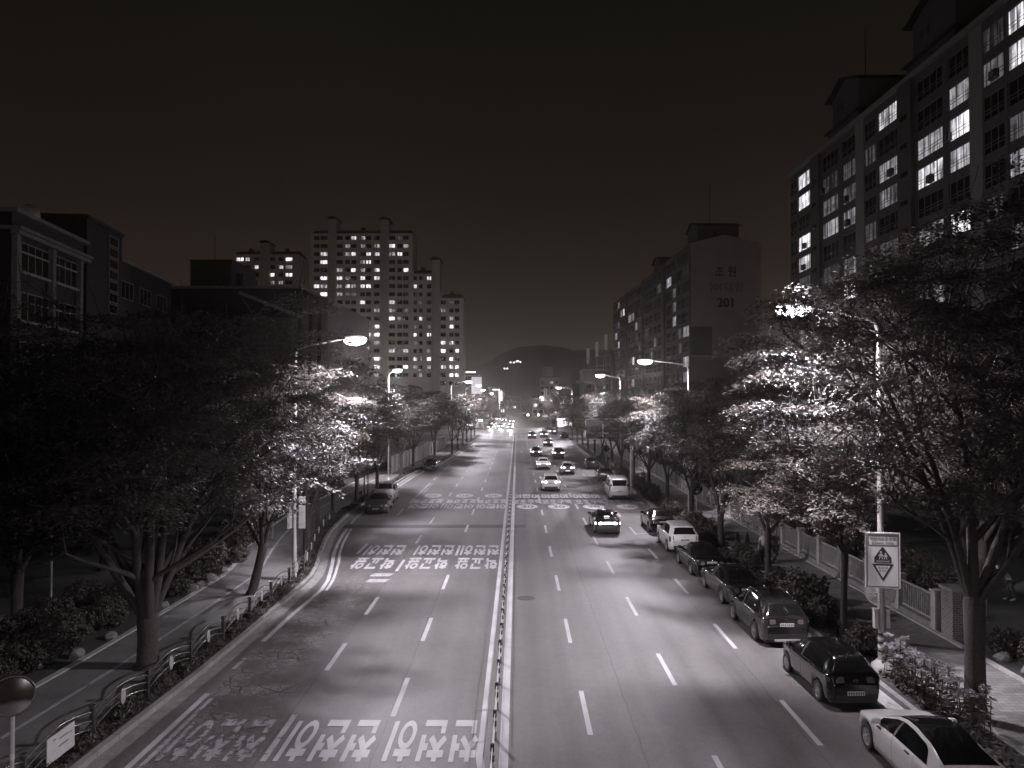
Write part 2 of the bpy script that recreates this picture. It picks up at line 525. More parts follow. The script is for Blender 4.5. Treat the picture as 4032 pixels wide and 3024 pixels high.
# ------------------------------------------------------------------ ground, road, pavements
def struct(name, mb, mats, label=None):
    o = mb.build(name, mats)
    o["kind"] = "structure"
    if label: o["label"] = label
    return o

KL = [(-40, -10.95), (19.5, -10.88), (25.9, -10.6), (31, -10.52), (39.7, -10.55), (42.5, -10.95), (46, -11.7), (50, -12.4), (53.8, -12.95),
      (60, -13.4), (66, -13.5), (80, -13.3), (90, -13.1), (98, -12.8), (104, -11.8), (110, -10.75), (120, -10.3), (140, -9.95), (197, -9.2)]
def kerbL(y):
    return float(np.interp(y, [k[0] for k in KL], [k[1] for k in KL]))
KR = 11.55
YJ0, YJ1 = 199.0, 236.0          # junction

def strip(mb, ys, xa, xb, z, mi=0, wall_a=None, wall_b=None):
    """ribbon along y between xa(y) and xb(y) at height z, with vertical faces down to wall_* """
    n = len(ys)
    va = [(xa(y), y, z) for y in ys]; vb = [(xb(y), y, z) for y in ys]
    mb.add(va + vb, [(i, n + i, n + i + 1, i + 1) for i in range(n - 1)], mi)
    if wall_a is not None:
        mb.add(va + [(xa(y), y, wall_a) for y in ys], [(i, i + 1, n + i + 1, n + i) for i in range(n - 1)], mi)
    if wall_b is not None:
        mb.add(vb + [(xb(y), y, wall_b) for y in ys], [(i, n + i, n + i + 1, i + 1) for i in range(n - 1)], mi)

g = MB(); g.add([(-800, -150, -0.03), (800, -150, -0.03), (800, 1150, -0.03), (-800, 1150, -0.03)], [(0, 1, 2, 3)])
struct("ground", g, M["ground"])
g = MB(); g.add([(-16, -40, 0), (13, -40, 0), (13, 640, 0), (-16, 640, 0)], [(0, 1, 2, 3)])
struct("road", g, M["asphalt"])
g = MB()
g.add([(13, YJ0 + 2, 0), (220, YJ0 + 2, 0), (220, YJ1 - 2, 0), (13, YJ1 - 2, 0)], [(0, 1, 2, 3)])
g.add([(-220, YJ0 + 2, 0), (-16, YJ0 + 2, 0), (-16, YJ1 - 2, 0), (-220, YJ1 - 2, 0)], [(0, 1, 2, 3)])
struct("crossing_road", g, M["asphalt"])

yl = [-40 + 2 * i for i in range(int((YJ0 - 2 + 40) / 2) + 1)]
for nm, a, b_, z, mt, wa, wb in (
        ("left_kerb", -0.2, 0.0, 0.16, "kerb", 0.12, 0.0),
        ("left_planting_strip", -1.05, -0.2, 0.13, "soil", None, None),
        ("left_sidewalk", -4.5, -1.05, 0.15, "walk_left", None, 0.12),
        ("left_edging", -4.72, -4.5, 0.20, "concrete", 0.1, 0.1),
        ("left_verge", -75, -4.72, 0.14, "soil", -0.03, None)):
    g = MB()
    strip(g, yl, (lambda y, a=a: kerbL(y) + a) if a > -70 else (lambda y: -90.0), lambda y, b_=b_: kerbL(y) + b_, z, 0, wa, wb)
    if nm == "left_verge":
        g.add([(-90, yl[-1], .14), (kerbL(yl[-1]) - 4.72, yl[-1], .14), (kerbL(yl[-1]) - 4.72, yl[-1], -.03), (-90, yl[-1], -.03)], [(0, 1, 2, 3)])
    struct(nm, g, M[mt])
g = MB(); strip(g, yl, lambda y: kerbL(y) + 0.0, lambda y: kerbL(y) + 0.45, 0.004); struct("left_gutter", g, M["concrete_dark"])
for nm, a, b_, z, mt, wa, wb in (
        ("right_gutter", 11.05, 11.55, 0.004, "concrete", None, None),
        ("right_kerb", 11.55, 11.75, 0.16, "kerb", 0.0, 0.12),
        ("right_planting_strip", 11.75, 12.95, 0.13, "soil", None, None),
        ("right_edging", 12.95, 13.1, 0.17, "concrete", 0.12, 0.12),
        ("right_sidewalk", 13.1, 16.2, 0.15, "walk_right", None, None),
        ("park_ground", 16.4, 90, 0.17, "soil", 0.1, -0.03)):
    g = MB(); strip(g, yl, lambda y, a=a: a, lambda y, b_=b_: b_, z, 0, wa, wb); struct(nm, g, M[mt])
g = MB(); strip(g, yl, lambda y: 16.2, lambda y: 16.4, 0.22, 0, 0.12, 0.12); struct("park_edging", g, M["concrete"])
g = MB(); strip(g, [15, 20, 25, 30], lambda y: 18.6 + (y - 15) * 0.12, lambda y: 20.9 + (y - 15) * .12, 0.185); struct("park_path", g, M["walk_right"])
# pavements beyond the junction
yf = [YJ1, 300, 400, 640]
for nm, a, b_ in (("far_left_sidewalk", -60, -9.0), ("far_right_sidewalk", 11.0, 60)):
    g = MB(); strip(g, yf, lambda y: a, lambda y: b_, 0.15, 0, 0.0, 0.0)
    g.add([(a, YJ1, .15), (b_, YJ1, .15), (b_, YJ1, 0), (a, YJ1, 0)], [(0, 3, 2, 1)])
    struct(nm, g, M["concrete_dark"])

# gantry shadow painted as a dark strip across the left carriageway, manholes
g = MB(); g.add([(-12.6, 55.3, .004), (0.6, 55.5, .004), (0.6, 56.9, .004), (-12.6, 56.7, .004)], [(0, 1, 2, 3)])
g.add([(-1.0, 71.2, .004), (11, 71.4, .004), (11, 72.2, .004), (-1, 72.0, .004)], [(0, 1, 2, 3)])  # second dark strip, across the right carriageway
struct("road_shadow_patch", g, M["patch"])
def manhole(x, y, r, label):
    g = MB()
    n = 24
    g.lathe([(0.0, .012), (r * .8, .012), (r * .82, .006), (r, .006), (r + .01, .0)], n, 0, Matrix.Translation((x, y, 0)), False)
    for k in range(-3, 4):
        g.box((x + k * r * .2, y, .0135), (r * .06, r * 1.1, .004), 0)
    tag(g.build("manhole_cover", M["patch"]), label, "manhole cover")
manhole(0.39, 36.0, 0.42, "round dark iron manhole cover in the right carriageway beside the median")

# ------------------------------------------------------------------ painted markings
mk = MB()
def dash(x, y0, y1, w=0.15, z=0.008, mi=0):
    mk.add([(x - w / 2, y0, z), (x + w / 2, y0, z), (x + w / 2, y1, z), (x - w / 2, y1, z)], [(0, 1, 2, 3)], mi)
X1, X2, X3 = 2.01, 5.10, 8.10
L1, L2, L3 = -3.64, -6.52, -9.66
for k in range(-1, 22): dash(X1, 21.4 + 8 * k, 24.6 + 8 * k)
for k in range(-1, 21): dash(X2, 25.1 + 8 * k, 28.2 + 8 * k)
for k in range(0, 22): dash(X3, 20.8 + 8 * k, 23.9 + 8 * k)
for y in [14.6, 22.6, 29.6, 37.6, 45.7, 53.7] + [61.7 + 8 * k for k in range(16)]: dash(L1, y, y + 3.1, .16)
for y in [19.8, 26.4, 33.2, 41.5, 49.5] + [57.5 + 8 * k for k in range(17)]: dash(L2, y, y + 2.9, .16, mi=1 if y in (19.8, 49.5) else 0)
for y in (46.2, 61.5, 68.5, 88, 94, 100, 106): dash(-9.6, y, y + 3.2, .15)
dash(-9.62, 73, 85, .14); dash(-9.3, 77, 80, .14, mi=1); dash(-9.3, 82, 84, .14, mi=1)
dash(-.62 - .34, 21.5, 196, .19); dash(-.62 + .26, 14, 196, .24)
def path(pts, w, z=0.008, mi=0):
    n = len(pts)
    a, b = [], []
    for i, (x, y) in enumerate(pts):
        p0, p1 = pts[max(0, i - 1)], pts[min(n - 1, i + 1)]
        d = Vector((p1[0] - p0[0], p1[1] - p0[1])).normalized()
        a.append((x - d.y * w / 2, y + d.x * w / 2, z)); b.append((x + d.y * w / 2, y - d.x * w / 2, z))
    mk.add(a + b, [(i, n + i, n + i + 1, i + 1) for i in range(n - 1)], mi)
path([(-.62, 17.0), (-.75, 18.2), (-.9, 19.3), (-1.0, 20.2), (-.96, 21.5)], .19)
path([(-9.85, 14), (-9.80, 19), (-9.74, 24.3)], .17)
path([(-9.55, 14), (-9.50, 19), (-9.46, 23.9)], .13, mi=1)
path([(-9.74, 26.5), (-9.74, 27.6)], .15, mi=1)
path([(-9.72, 29.5), (-9.68, 33), (-9.55, 36), (-9.52, 37.6), (-9.68, 39.4), (-10.0, 41.2), (-10.45, 43.6), (-10.95, 46), (-11.45, 49), (-11.9, 52.5), (-12.15, 55)], .19)
path([(-9.25, 37.3), (-9.42, 39.4), (-9.72, 41.3), (-10.15, 43.8), (-10.65, 46.2), (-11.15, 49.2), (-11.6, 52.6), (-11.85, 55)], .15)
path([(-12.35, 57.2), (-12.6, 60), (-12.7, 66), (-12.6, 80), (-12.3, 92), (-11.9, 99), (-11.0, 104), (-10.2, 109), (-9.8, 118), (-9.5, 135), (-8.85, 193)], .15)
path([(10.95, 14), (10.95, 120), (10.8, 194)], .14, mi=1)
path([(11.3, 14), (11.3, 120), (11.1, 194)], .12, mi=1)
# pale pads, a parking-bay tick
mk.add([(-7.75, 39.0, .008), (-6.7, 39.0, .008), (-6.55, 39.7, .008), (-7.6, 39.7, .008)], [(0, 1, 2, 3)], 1)
mk.add([(-7.75, 40.3, .008), (-6.7, 40.3, .008), (-6.55, 41.0, .008), (-7.6, 41.0, .008)], [(0, 1, 2, 3)], 1)
dash(9.6, 53.2, 53.35, 3.0)
# stop lines, crossings and the wavy hump markings before the junction
for y in (190.5,): mk.add([(-.3, y, .008), (10.6, y, .008), (10.6, y + .5, .008), (-.3, y + .5, .008)], [(0, 1, 2, 3)], 0)
for y in (139.0, 144.0, 176.0, 181.0):
    for k in range(38): dash(-9.2 + k * .52, y, y + 1.3, .26, mi=1)
for k in range(21): dash(-8.6 + k * 0.95, 193.5, 197.5, .48)
for k in range(21): dash(-8.6 + k * 0.95, 238, 242, .48)
# lane arrows
for cx in (0.7, 3.5, 6.5):
    for y in (133.0,):
        dash(cx, y, y + 3.2, .16)
        mk.add([(cx - .35, y + 3.2, .008), (cx + .35, y + 3.2, .008), (cx, y + 5, .008)], [(0, 1, 2)], 0)

# blocky road lettering drawn stroke by stroke: polylines in a unit cell, rings as (cx, cy, rx, ry)
GLYPH = {
 "천": ([[(.31, 1.0), (.31, .84)], [(.02, .82), (.60, .82)], [(.31, .82), (.31, .68)], [(.31, .70), (.04, .42)], [(.31, .70), (.58, .42)], [(.86, .36), (.86, 1)], [(.64, .66), (.86, .66)], [(.18, .32), (.18, .05), (.92, .05)]], []),
 "히": ([[(.33, 1.0), (.33, .84)], [(.03, .80), (.63, .80)], [(.88, 0), (.88, 1)]], [(.33, .35, .24, .30)]),
 "학": ([[(.31, 1.0), (.31, .88)], [(.05, .85), (.58, .85)], [(.78, .42), (.78, 1)], [(.78, .70), (.99, .70)], [(.15, .28), (.85, .28), (.85, 0)]], [(.31, .58, .2, .15)]),
 "교": ([[(.12, .92), (.85, .92), (.80, .52)], [(.33, .55), (.33, .10)], [(.62, .48), (.62, .10)], [(.02, .07), (.98, .07)]], []),
 "앞": ([[(.76, .42), (.76, 1)], [(.76, .72), (.98, .72)], [(.08, .33), (.92, .33)], [(.32, .33), (.32, .06)], [(.68, .33), (.68, .06)], [(.04, .05), (.96, .05)]], [(.3, .74, .22, .2)]),
 "어": ([[(.88, 0), (.88, 1)], [(.62, .5), (.88, .5)]], [(.3, .5, .24, .42)]),
 "린": ([[(.08, .95), (.56, .95), (.56, .74), (.10, .74), (.10, .50), (.62, .50)], [(.86, .36), (.86, 1)], [(.18, .32), (.18, .05), (.92, .05)]], []),
 "이": ([[(.86, 0), (.86, 1)]], [(.32, .5, .26, .42)]),
 "보": ([[(.2, 1), (.2, .45), (.8, .45), (.8, 1)], [(.2, .72), (.8, .72)], [(.5, .45), (.5, .08)], [(.02, .07), (.98, .07)]], []),
 "호": ([[(.5, 1.0), (.5, .86)], [(.12, .84), (.88, .84)], [(.5, .42), (.5, .08)], [(.02, .07), (.98, .07)]], [(.5, .58, .26, .15)]),
 "구": ([[(.12, .92), (.85, .92), (.82, .52)], [(.02, .45), (.98, .45)], [(.5, .45), (.5, 0)]], []),
 "역": ([[(.85, .40), (.85, 1)], [(.55, .82), (.85, .82)], [(.55, .62), (.85, .62)], [(.15, .28), (.85, .28), (.85, 0)]], [(.28, .72, .2, .2)]),
}
zstep = [0]
def rt(body, cx, y0, y1, w, up, mi=0, th=.088):
    """lettering stretched along the road; up=+1 read driving away from us, -1 by traffic coming towards us"""
    n = len(body); cw = w / n; H = y1 - y0; gw = cw * .86
    def put_poly(pts):
        zstep[0] = (zstep[0] + 1) % 24
        z = .0085 + zstep[0] * .00022
        mk.add([(cx + up * x, (y0 + y1) / 2 + up * y, z) for x, y in pts], [tuple(range(len(pts)))], mi)
    for i, ch in enumerate(body):
        ox = -w / 2 + i * cw + cw * .07
        T_ = lambda p: (ox + p[0] * gw, -H / 2 + p[1] * H)
        lines, rings = GLYPH[ch]
        for ln in lines:
            for k, (p, q) in enumerate(zip(ln, ln[1:])):
                d = Vector((q[0] - p[0], q[1] - p[1])); L = d.length; d /= L
                nn = Vector((-d.y, d.x)) * th
                e = d * th * .95
                a = Vector(p) - (e if k else Vector((0, 0))); b_ = Vector(q) + (e if k < len(ln) - 2 else Vector((0, 0)))
                put_poly([T_(a + nn), T_(a - nn), T_(b_ - nn), T_(b_ + nn)])
        for (rx0, ry0, rx, ry) in rings:
            m_ = 18
            zstep[0] = (zstep[0] + 1) % 24; z = .0085 + zstep[0] * .00022
            vs = []
            for k in range(m_):
                t = 2 * math.pi * k / m_
                for f in (1, -1):
                    x, y = T_((rx0 + (rx + f * th * .85) * math.cos(t) - f * 0, ry0 + (ry + f * th * .85) * math.sin(t)))
                    vs.append((cx + up * x, (y0 + y1) / 2 + up * y, z))
            mk.add(vs, [(2 * k, 2 * k + 1, (2 * k + 3) % (2 * m_), (2 * k + 2) % (2 * m_)) for k in range(m_)], mi)
lanesL = (-2.3, -5.08, -8.1)
lanesR = (0.85, 3.55, 6.55, 9.45)
for i, cx in enumerate(lanesL):
    rt("천천히", cx, 19.8, 22.25, 2.55, -1, 2 if i == 2 else 0)
    rt("천천히", cx, 45.8, 48.7, 2.45, -1, 0)
    rt("학교앞", cx, 42.1, 44.9, 2.45, -1, 0)
    rt("어린이", cx, 65.3, 67.7, 2.6, -1, 0, .11)
    rt("보호구역", cx, 68.6, 71.1, 2.75, -1, 0, .11)
def ring(cx, cy, rx, ry, up):
    n = 32
    o = [(cx + rx * math.cos(2 * math.pi * k / n), cy + ry * math.sin(2 * math.pi * k / n), .008) for k in range(n)]
    mk.add(o, [tuple(range(n))], 0)
    Mx = Matrix.Translation((cx, cy, .0125)) @ Matrix.Rotation(0 if up > 0 else math.pi, 4, "Z")
    fit_text(mk, "30", rx * 1.15, ry * 1.0, Mx, 3, .02)
for cx in lanesL: ring(cx, 73.9, .85, 1.5, -1)
for cx in lanesR:
    ring(cx, 66.4, .92, 1.45, 1)
    rt("보호구역", cx, 68.3, 70.9, 2.7, 1, 1, .10)
    rt("어린이", cx, 72.3, 74.9, 2.6, 1, 0, .11)
struct("road_markings", mk, [M["paint"], M["paint_worn"], M["paint_faded"], M["asphalt"]], "white painted lane dashes, edge lines and lettering on the asphalt road")
# white line along the left pavement
g = MB(); strip(g, yl, lambda y: kerbL(y) - 3.1, lambda y: kerbL(y) - 2.96, 0.156); struct("left_sidewalk_line", g, M["paint_worn"])

# ------------------------------------------------------------------ median barrier
bar = empty("median_barrier", (-.62, 17, 0), 0, "long median barrier of black and white banded posts with thin rails along the road centre", "barrier")
pm_ = MB()
pm_.lathe([(.07, 0), (.07, .03), (.055, .03), (.05, .22)], 10, 0)
pm_.lathe([(.055, .22), (.055, .36)], 10, 1)
pm_.lathe([(.05, .36), (.05, .52)], 10, 0)
pm_.lathe([(.055, .52), (.055, .60)], 10, 1)
pm_.lathe([(.05, .60), (.05, .77), (.04, .80), (0, .80)], 10, 0)
pmesh = pm_.mesh("post", [M["black"], M["white"]])
npost = 88
for k in range(npost): link("post", pmesh, bar, (0, -2.0 + k * 2.04, 0))
g = MB()
for z in (.70, .32): g.tube([(0.0, -2.0, z), (0.0, -2.0 + 2.04 * (npost - 1), z)], .017, 6)
g.build("rail", M["galv"], bar)

# ------------------------------------------------------------------ arched rail fence on the left kerb
fe = empty("arched_fence", (0, 0, 0), 0, "dark kerbside fence of bowed triple rails between square posts on the left pavement edge", "fence")
fx = lambda y: kerbL(y) - .55
ys = [15.1 + 2.8 * k for k in range(16)]
for y in ys:
    g = MB()
    g.box((0, 0, .44), (.11, .11, .88), 0)
    g.box((0, 0, .905), (.15, .15, .05), 1)
    g.box((0, 0, .02), (.17, .17, .04), 0)
    for z in (.30, .52, .74): g.tube([(0, -.09, z), (0, .09, z)], .028, 8, 1)
    g.build("post", [M["dark_metal"], M["rail_metal"]], fe, (fx(y), y, .13))
for a, b_ in zip(ys, ys[1:]):
    for z in (.30, .52, .74):
        g = MB()
        pts = []
        for i in range(11):
            t = i / 10
            yy = a + (b_ - a) * t
            pts.append((fx(a) + (fx(b_) - fx(a)) * t, yy, .13 + z + .24 * math.sin(math.pi * t)))
        g.tube(pts, .024, 6)
        g.build("rail", M["rail_metal"], fe)
    if a < 20: continue
    ym = (a + b_) / 2
    g = MB()
    Mx = Matrix.Translation(((fx(a) + fx(b_)) / 2 + .03, ym, .13 + .63)) @ Matrix.Rotation(R(90), 4, "Y") @ Matrix.Diagonal((1.45, .8, 1, 1))
    g.lathe([(0, .02), (.15, .02), (.16, .01), (.16, 0)], 20, 0, Mx, False)
    g.build("reflector", M["galv"], fe)
# placard hung on the nearest bay
pl = MB()
pl.box((0, 0, 0), (.02, 1.15, .62), 0)
for z, a, w in ((.14, .12, .38), (-.04, .10, .42), (.2, -.3, .12), (.12, .42, .1)):
    pl.box((.0125, a, z), (.006, w, .035), 1)
o = pl.build("placard", [M["white"], M["sign_grey"]], None, (fx(19.2) + .06, 19.25, .70), (0, 0, 0))
tag(o, "white rectangular notice board hung on the bowed fence rails in the left foreground", "notice board")
# ------------------------------------------------------------------ buildings
WMESH = {}
def window_mesh(w, h, panes, mat, rail=False, frame=0.06):
    """frame with mullions, glass set behind it, optional balcony bar; local x along the wall, y into the wall"""
    key = (round(w, 2), round(h, 2), panes, mat, rail)
    if key in WMESH: return WMESH[key]
    b = MB()
    f = frame
    b.b2((0, 0, 0), (w, .08, f), 0); b.b2((0, 0, h - f), (w, .08, h), 0)
    b.b2((0, .0, f), (f, .08, h - f), 0); b.b2((w - f, 0, f), (w, .08, h - f), 0)
    for k in range(1, panes):
        x = w * k / panes
        b.b2((x - f * .4, .005, f), (x + f * .4, .07, h - f), 0)
    b.add([(f, .05, f), (w - f, .05, f), (w - f, .05, h - f), (f, .05, h - f)], [(0, 1, 2, 3)], 1)
    if rail:
        for z in (h * .28, h * .42): b.b2((f, -.06, z - .02), (w - f, -.03, z + .02), 0)
    me = b.mesh("window", [M["frame"], M[mat]])
    WMESH[key] = me
    return me

def facade(root, cols, floors, fh, z0, depth_in=.25, x0=0.0, x1=None, sill=.55, head=2.45, wall="apt_wall", pier="apt_pier", y=0.0, pierset=None):
    """piers between the window columns and spandrels between the storeys, standing proud of the block behind"""
    b = MB()
    edges = [x0] + [e for c in cols for e in c] + [x1]
    H = z0 + floors * fh
    for i in range(0, len(edges), 2):
        a, c = edges[i], edges[i + 1]
        if c - a > .02:
            b.b2((a, y, 0), (c, y + depth_in - .002, H + .5), 1 if (pierset and i // 2 in pierset) else 0)
    for (a, c) in cols:
        for k in range(floors + 1):
            zb = z0 + k * fh - (fh - head) if k else 0
            zt = z0 + k * fh + sill if k < floors else H + .5
            b.b2((a, y + .03, zb), (c, y + depth_in - .002, zt), 0)
    b.build("facade_grid", [M[wall], M[pier]], root)

def place_windows(root, cols, floors, fh, z0, lit, sill, head, y, panes, rail=False, limit=100, base="pane", lowest=0):
    """windows from the top storey down: the first `limit` as parts, the rest merged as one part"""
    todo = []
    for k in range(floors - 1, lowest - 1, -1):
        for ci, (a, c) in enumerate(cols):
            todo.append((lit(ci, k), a, c, k))
    todo.sort(key=lambda q: (q[0] == base, -q[3]))
    rest = MB(); rm = [M["frame"]]
    for i, (m, a, c, k) in enumerate(todo):
        w, h = c - a, head - sill
        zz = z0 + k * fh + sill
        me = window_mesh(w, h, panes if isinstance(panes, int) else panes(w), m, rail)
        if i < limit:
            link("window", me, root, (a, y, zz))
        else:
            if M[m] not in rm: rm.append(M[m])
            mi = rm.index(M[m])
            vs = [(v.co.x + a, v.co.y + y, v.co.z + zz) for v in me.vertices]
            b0 = len(rest.v); rest.v += vs
            for p in me.polygons:
                rest.f.append([b0 + q for q in p.vertices]); rest.m.append(0 if p.material_index == 0 else mi); rest.sm.append(False)
    if rest.v:
        o = rest.build("window", rm, root); o["kind"] = "stuff"

def gable_box(b, x0, x1, y0, y1, z0, z1, zr, mi=0, mr=1, eave=.4):
    """penthouse with a low gabled roof whose ridge runs along y"""
    b.b2((x0, y0, z0), (x1, y1, z1), mi)
    xm = (x0 + x1) / 2
    for sx, xa in ((1, x0 - eave), (-1, x1 + eave)):
        t = .15
        b.add([(xa, y0 - eave, z1 - .1), (xm, y0 - eave, zr), (xm, y1 + eave, zr), (xa, y1 + eave, z1 - .1),
               (xa, y0 - eave, z1 - .1 + t), (xm, y0 - eave, zr + t), (xm, y1 + eave, zr + t), (xa, y1 + eave, z1 - .1 + t)],
              [(0, 1, 2, 3), (7, 6, 5, 4), (0, 4, 5, 1), (3, 2, 6, 7), (0, 3, 7, 4)], mr)
    b.add([(x0, y0, z1), (x1, y0, z1), (xm, y0, zr)], [(0, 1, 2)], mi)
    b.add([(x0, y1, z1), (x1, y1, z1), (xm, y1, zr)], [(2, 1, 0)], mi)

# --- the long slab on the right: facade faces the road, local x runs from its far end towards us
A = empty("apartment_block", (37.0, 104.8, 0), R(-90), "tall dark apartment slab filling the upper right with rows of lit balcony windows", "apartment building")
fl, fh, z0 = 14, 2.7, 1.0
def aX(xc):      # crop pixel -> metres along the facade
    return 104.8 - 37.0 * 1662 / (1663.4 + .397 * xc - 1118)
edges_px = [(112, 146), (155, 230), (287, 374), (397, 468), (514, 578), (592, 710), (802, 945), (976, 1090), (1162, 1282), (1300, 1400)]
cols = [(aX(a), aX(c)) for a, c in edges_px]
u = cols[6][0] - cols[2][0]
cols.append((cols[6][0] + u, cols[6][1] + u)); cols.append((cols[7][0] + u, cols[7][1] + u))
LEN = cols[-1][1] + 1.0
recess = [(aX(236), aX(282)), (aX(716), aX(790)), (cols[9][1] + .4, cols[10][0] - .4)]
b = MB()
b.b2((0, .25, 0), (LEN, 12.5, z0 + fl * fh + .5), 0)
b.b2((-.3, -.3, z0 + fl * fh + .5), (LEN, 12.8, z0 + fl * fh + .95), 1)
b.build("wall", [M["apt_wall"], M["apt_pier"]], A)
facade(A, cols, fl, fh, z0, x1=LEN, pierset={0, 4, 8})
for a, c in recess:
    g = MB()
    g.b2((a, -.35, 0), (c, -.004, z0 + fl * fh + .45), 0)
    for k in range(fl - 1): g.b2((a + .25 * (c - a), -.38, z0 + k * fh + 2.3), (a + .75 * (c - a), -.352, z0 + k * fh + 2.75), 1)
    g.build("stair_shaft", [M["apt_dark"], M["pane"]], A)
LIT = {(1, 0): "pane_hot", (1, 1): "pane_hot", (1, 3): "pane_hot", (1, 4): "pane_hot", (1, 5): "pane_mid", (2, 1): "pane_dim", (2, 2): "pane_mid", (2, 3): "pane_mid",
       (2, 5): "pane_dim", (3, 1): "pane_dim", (3, 2): "pane_dim", (3, 3): "pane_mid", (3, 5): "pane_mid", (3, 6): "pane_hot", (4, 1): "pane_dim", (5, 0): "pane_hot",
       (5, 2): "pane_mid", (5, 3): "pane_mid", (5, 5): "pane_dim", (5, 6): "pane_mid", (6, 2): "pane_hot", (6, 3): "pane_hot", (6, 5): "pane_mid", (7, 1): "pane_mid",
       (7, 2): "pane_hot", (7, 3): "pane_hot", (7, 5): "pane_hot", (8, 0): "pane_dim", (8, 1): "pane_mid", (9, 0): "pane_hot", (9, 1): "pane_hot", (9, 3): "pane_mid",
       (9, 4): "pane_mid", (9, 6): "pane_mid", (10, 1): "pane_mid", (4, 6): "pane_dim", (6, 7): "pane_mid", (2, 7): "pane_mid", (8, 5): "pane_dim", (4, 4): "pane_dim"}
place_windows(A, cols, fl, fh, z0, lambda c, k: LIT.get((c, fl - 1 - k), "pane"), .5, 2.45, .10, lambda w: 4 if w > 4 else 3 if w > 2.5 else 2, True, 98)
for ci, k, t in ((6, 10, .62), (1, 10, .6), (1, 9, .5), (3, 11, .45), (3, 10, .55), (8, 12, .7), (7, 11, .1), (5, 11, .7), (2, 12, .15)):
    g = MB(); a, c = cols[ci]
    x = a + (c - a) * t
    g.b2((x - .42, -.42, 0), (x + .42, -.08, .62), 0); g.b2((x - .45, -.45, -.05), (x + .45, -.05, -.002), 1)
    Mx = Matrix.Translation((x, -.425, .31)) @ Matrix.Rotation(R(90), 4, "X")
    g.lathe([(.24, 0), (.24, .012), (.2, .012), (0, .01)], 16, 1, Mx)
    g.build("air_conditioner", [M["black"], M["frame"]], A, (0, 0, z0 + k * fh + .62))
for x0 in (aX(258) - 2.5, aX(735) - 4.2):
    g = MB()
    zt = z0 + fl * fh + .95
    g.b2((x0, 2.5, zt), (x0 + 8.5, 8.5, zt + 3.0), 0)
    g.b2((x0 - .4, 2.1, zt + 3.0), (x0 + 8.9, 8.9, zt + 3.2), 1)
    gable_box(g, x0 + .6, x0 + 8.1, 2.8, 8.3, zt + 3.2, zt + 7.0, zt + 8.4, 0, 1, .7)
    for xx in (x0 + 2.0, x0 + 3.2): g.b2((xx, 2.76, zt + 5.0), (xx + .5, 2.8, zt + 5.8), 1)
    g.tube([(x0 + 5, 5, zt + 8), (x0 + 5, 5, zt + 14)], .05, 6, 1)
    g.build("penthouse", [M["apt_wall"], M["roof_dark"]], A)

# --- block with the painted end wall, numbered 201
B = empty("apartment_block", (30.4, 136, 0), 0, "dim apartment slab with the number 201 painted on its blank gable end", "apartment building")
# local x runs from the far end towards us, local -y faces the road
dirv = Vector((27.5 - 30.4, 221 - 136, 0)); LB = dirv.length; dirv.normalize()
B.location = (27.5, 221, 0); B.rotation_euler = (0, 0, math.atan2(-dirv.y, -dirv.x))
fl, fh, z0 = 13, 2.72, .9
HB = z0 + fl * fh + .6
b = MB()
b.b2((0, .25, 0), (LB, 12.8, HB), 0)
b.add([(LB, .0, HB), (LB, 13.0, HB), (LB, 6.4, HB + 1.6), (LB - 9, 0, HB), (LB - 9, 13, HB), (LB - 9, 6.4, HB + 1.6)],
      [(0, 1, 2), (3, 5, 4), (0, 2, 5, 3), (1, 4, 5, 2)], 0)
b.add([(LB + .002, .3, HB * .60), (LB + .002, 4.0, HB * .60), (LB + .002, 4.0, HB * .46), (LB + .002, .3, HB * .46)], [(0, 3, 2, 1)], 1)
b.add([(LB + .003, .3, 0), (LB + .003, 8.4, 0), (LB + .003, 8.4, HB * .455), (LB + .003, .3, HB * .455)], [(0, 1, 2, 3)], 2)  # lower step of the wall, its colour darkened for shade from the trees
b.build("wall", [pm("gable_render", (0.27, .245, .225), .85, var=.12, scale=.3), M["apt_dark"], pm("gable_lower_shaded", (0.14, .125, .115), .85, var=.1, scale=.4)], B)
ucols, x = [], 1.0
rec = []
pat = [(1.6, 4.6), (.7, 3.0), (1.2, 3.0), (.7, 4.6)]
while x < LB - 16:
    for gap, w in pat:
        x += gap; ucols.append((x, x + w)); x += w
    rec.append((x + .3, x + 2.7)); x += 1.6 + .4
x = ucols[-1][1]
facade(B, ucols, fl, fh, z0, x1=LB - .01)
for a, c in rec[:-1]:
    g = MB(); g.b2((a, -.3, 0), (c, -.004, HB - .2), 0); g.build("stair_shaft", M["apt_dark"], B)
r2 = random.Random(5)
litB = {(c, k): r2.choice(["pane_hot", "pane_mid", "pane_mid", "pane_dim"]) for c in range(len(ucols)) for k in range(fl) if r2.random() < .17}
n_ = len(ucols)
litB.update({(n_ - 1, 7): "pane_mid", (n_ - 1, 5): "pane_mid", (n_ - 1, 4): "pane_mid", (n_ - 2, 7): "pane_mid", (n_ - 3, 8): "pane_mid", (n_ - 4, 11): "pane_hot"})
place_windows(B, ucols, fl, fh, z0, lambda c, k: litB.get((c, k), "pane"), .5, 2.45, .10, lambda w: 4 if w > 4 else 3, True, 98)
g = MB(); gable_box(g, LB - 11, LB - 4, 2.6, 10.2, HB, HB + 4.0, HB + 5.2, 0, 1, .5)
for yy in (4.0, 5.5): g.b2((LB - 4.001, yy, HB + 2.0), (LB - 3.97, yy + .5, HB + 2.9), 1)
g.tube([(LB - 8, 6, HB + 5), (LB - 8, 6, HB + 13)], .05, 6, 1)
g.build("penthouse", [M["apt_wall"], M["roof_dark"]], B)
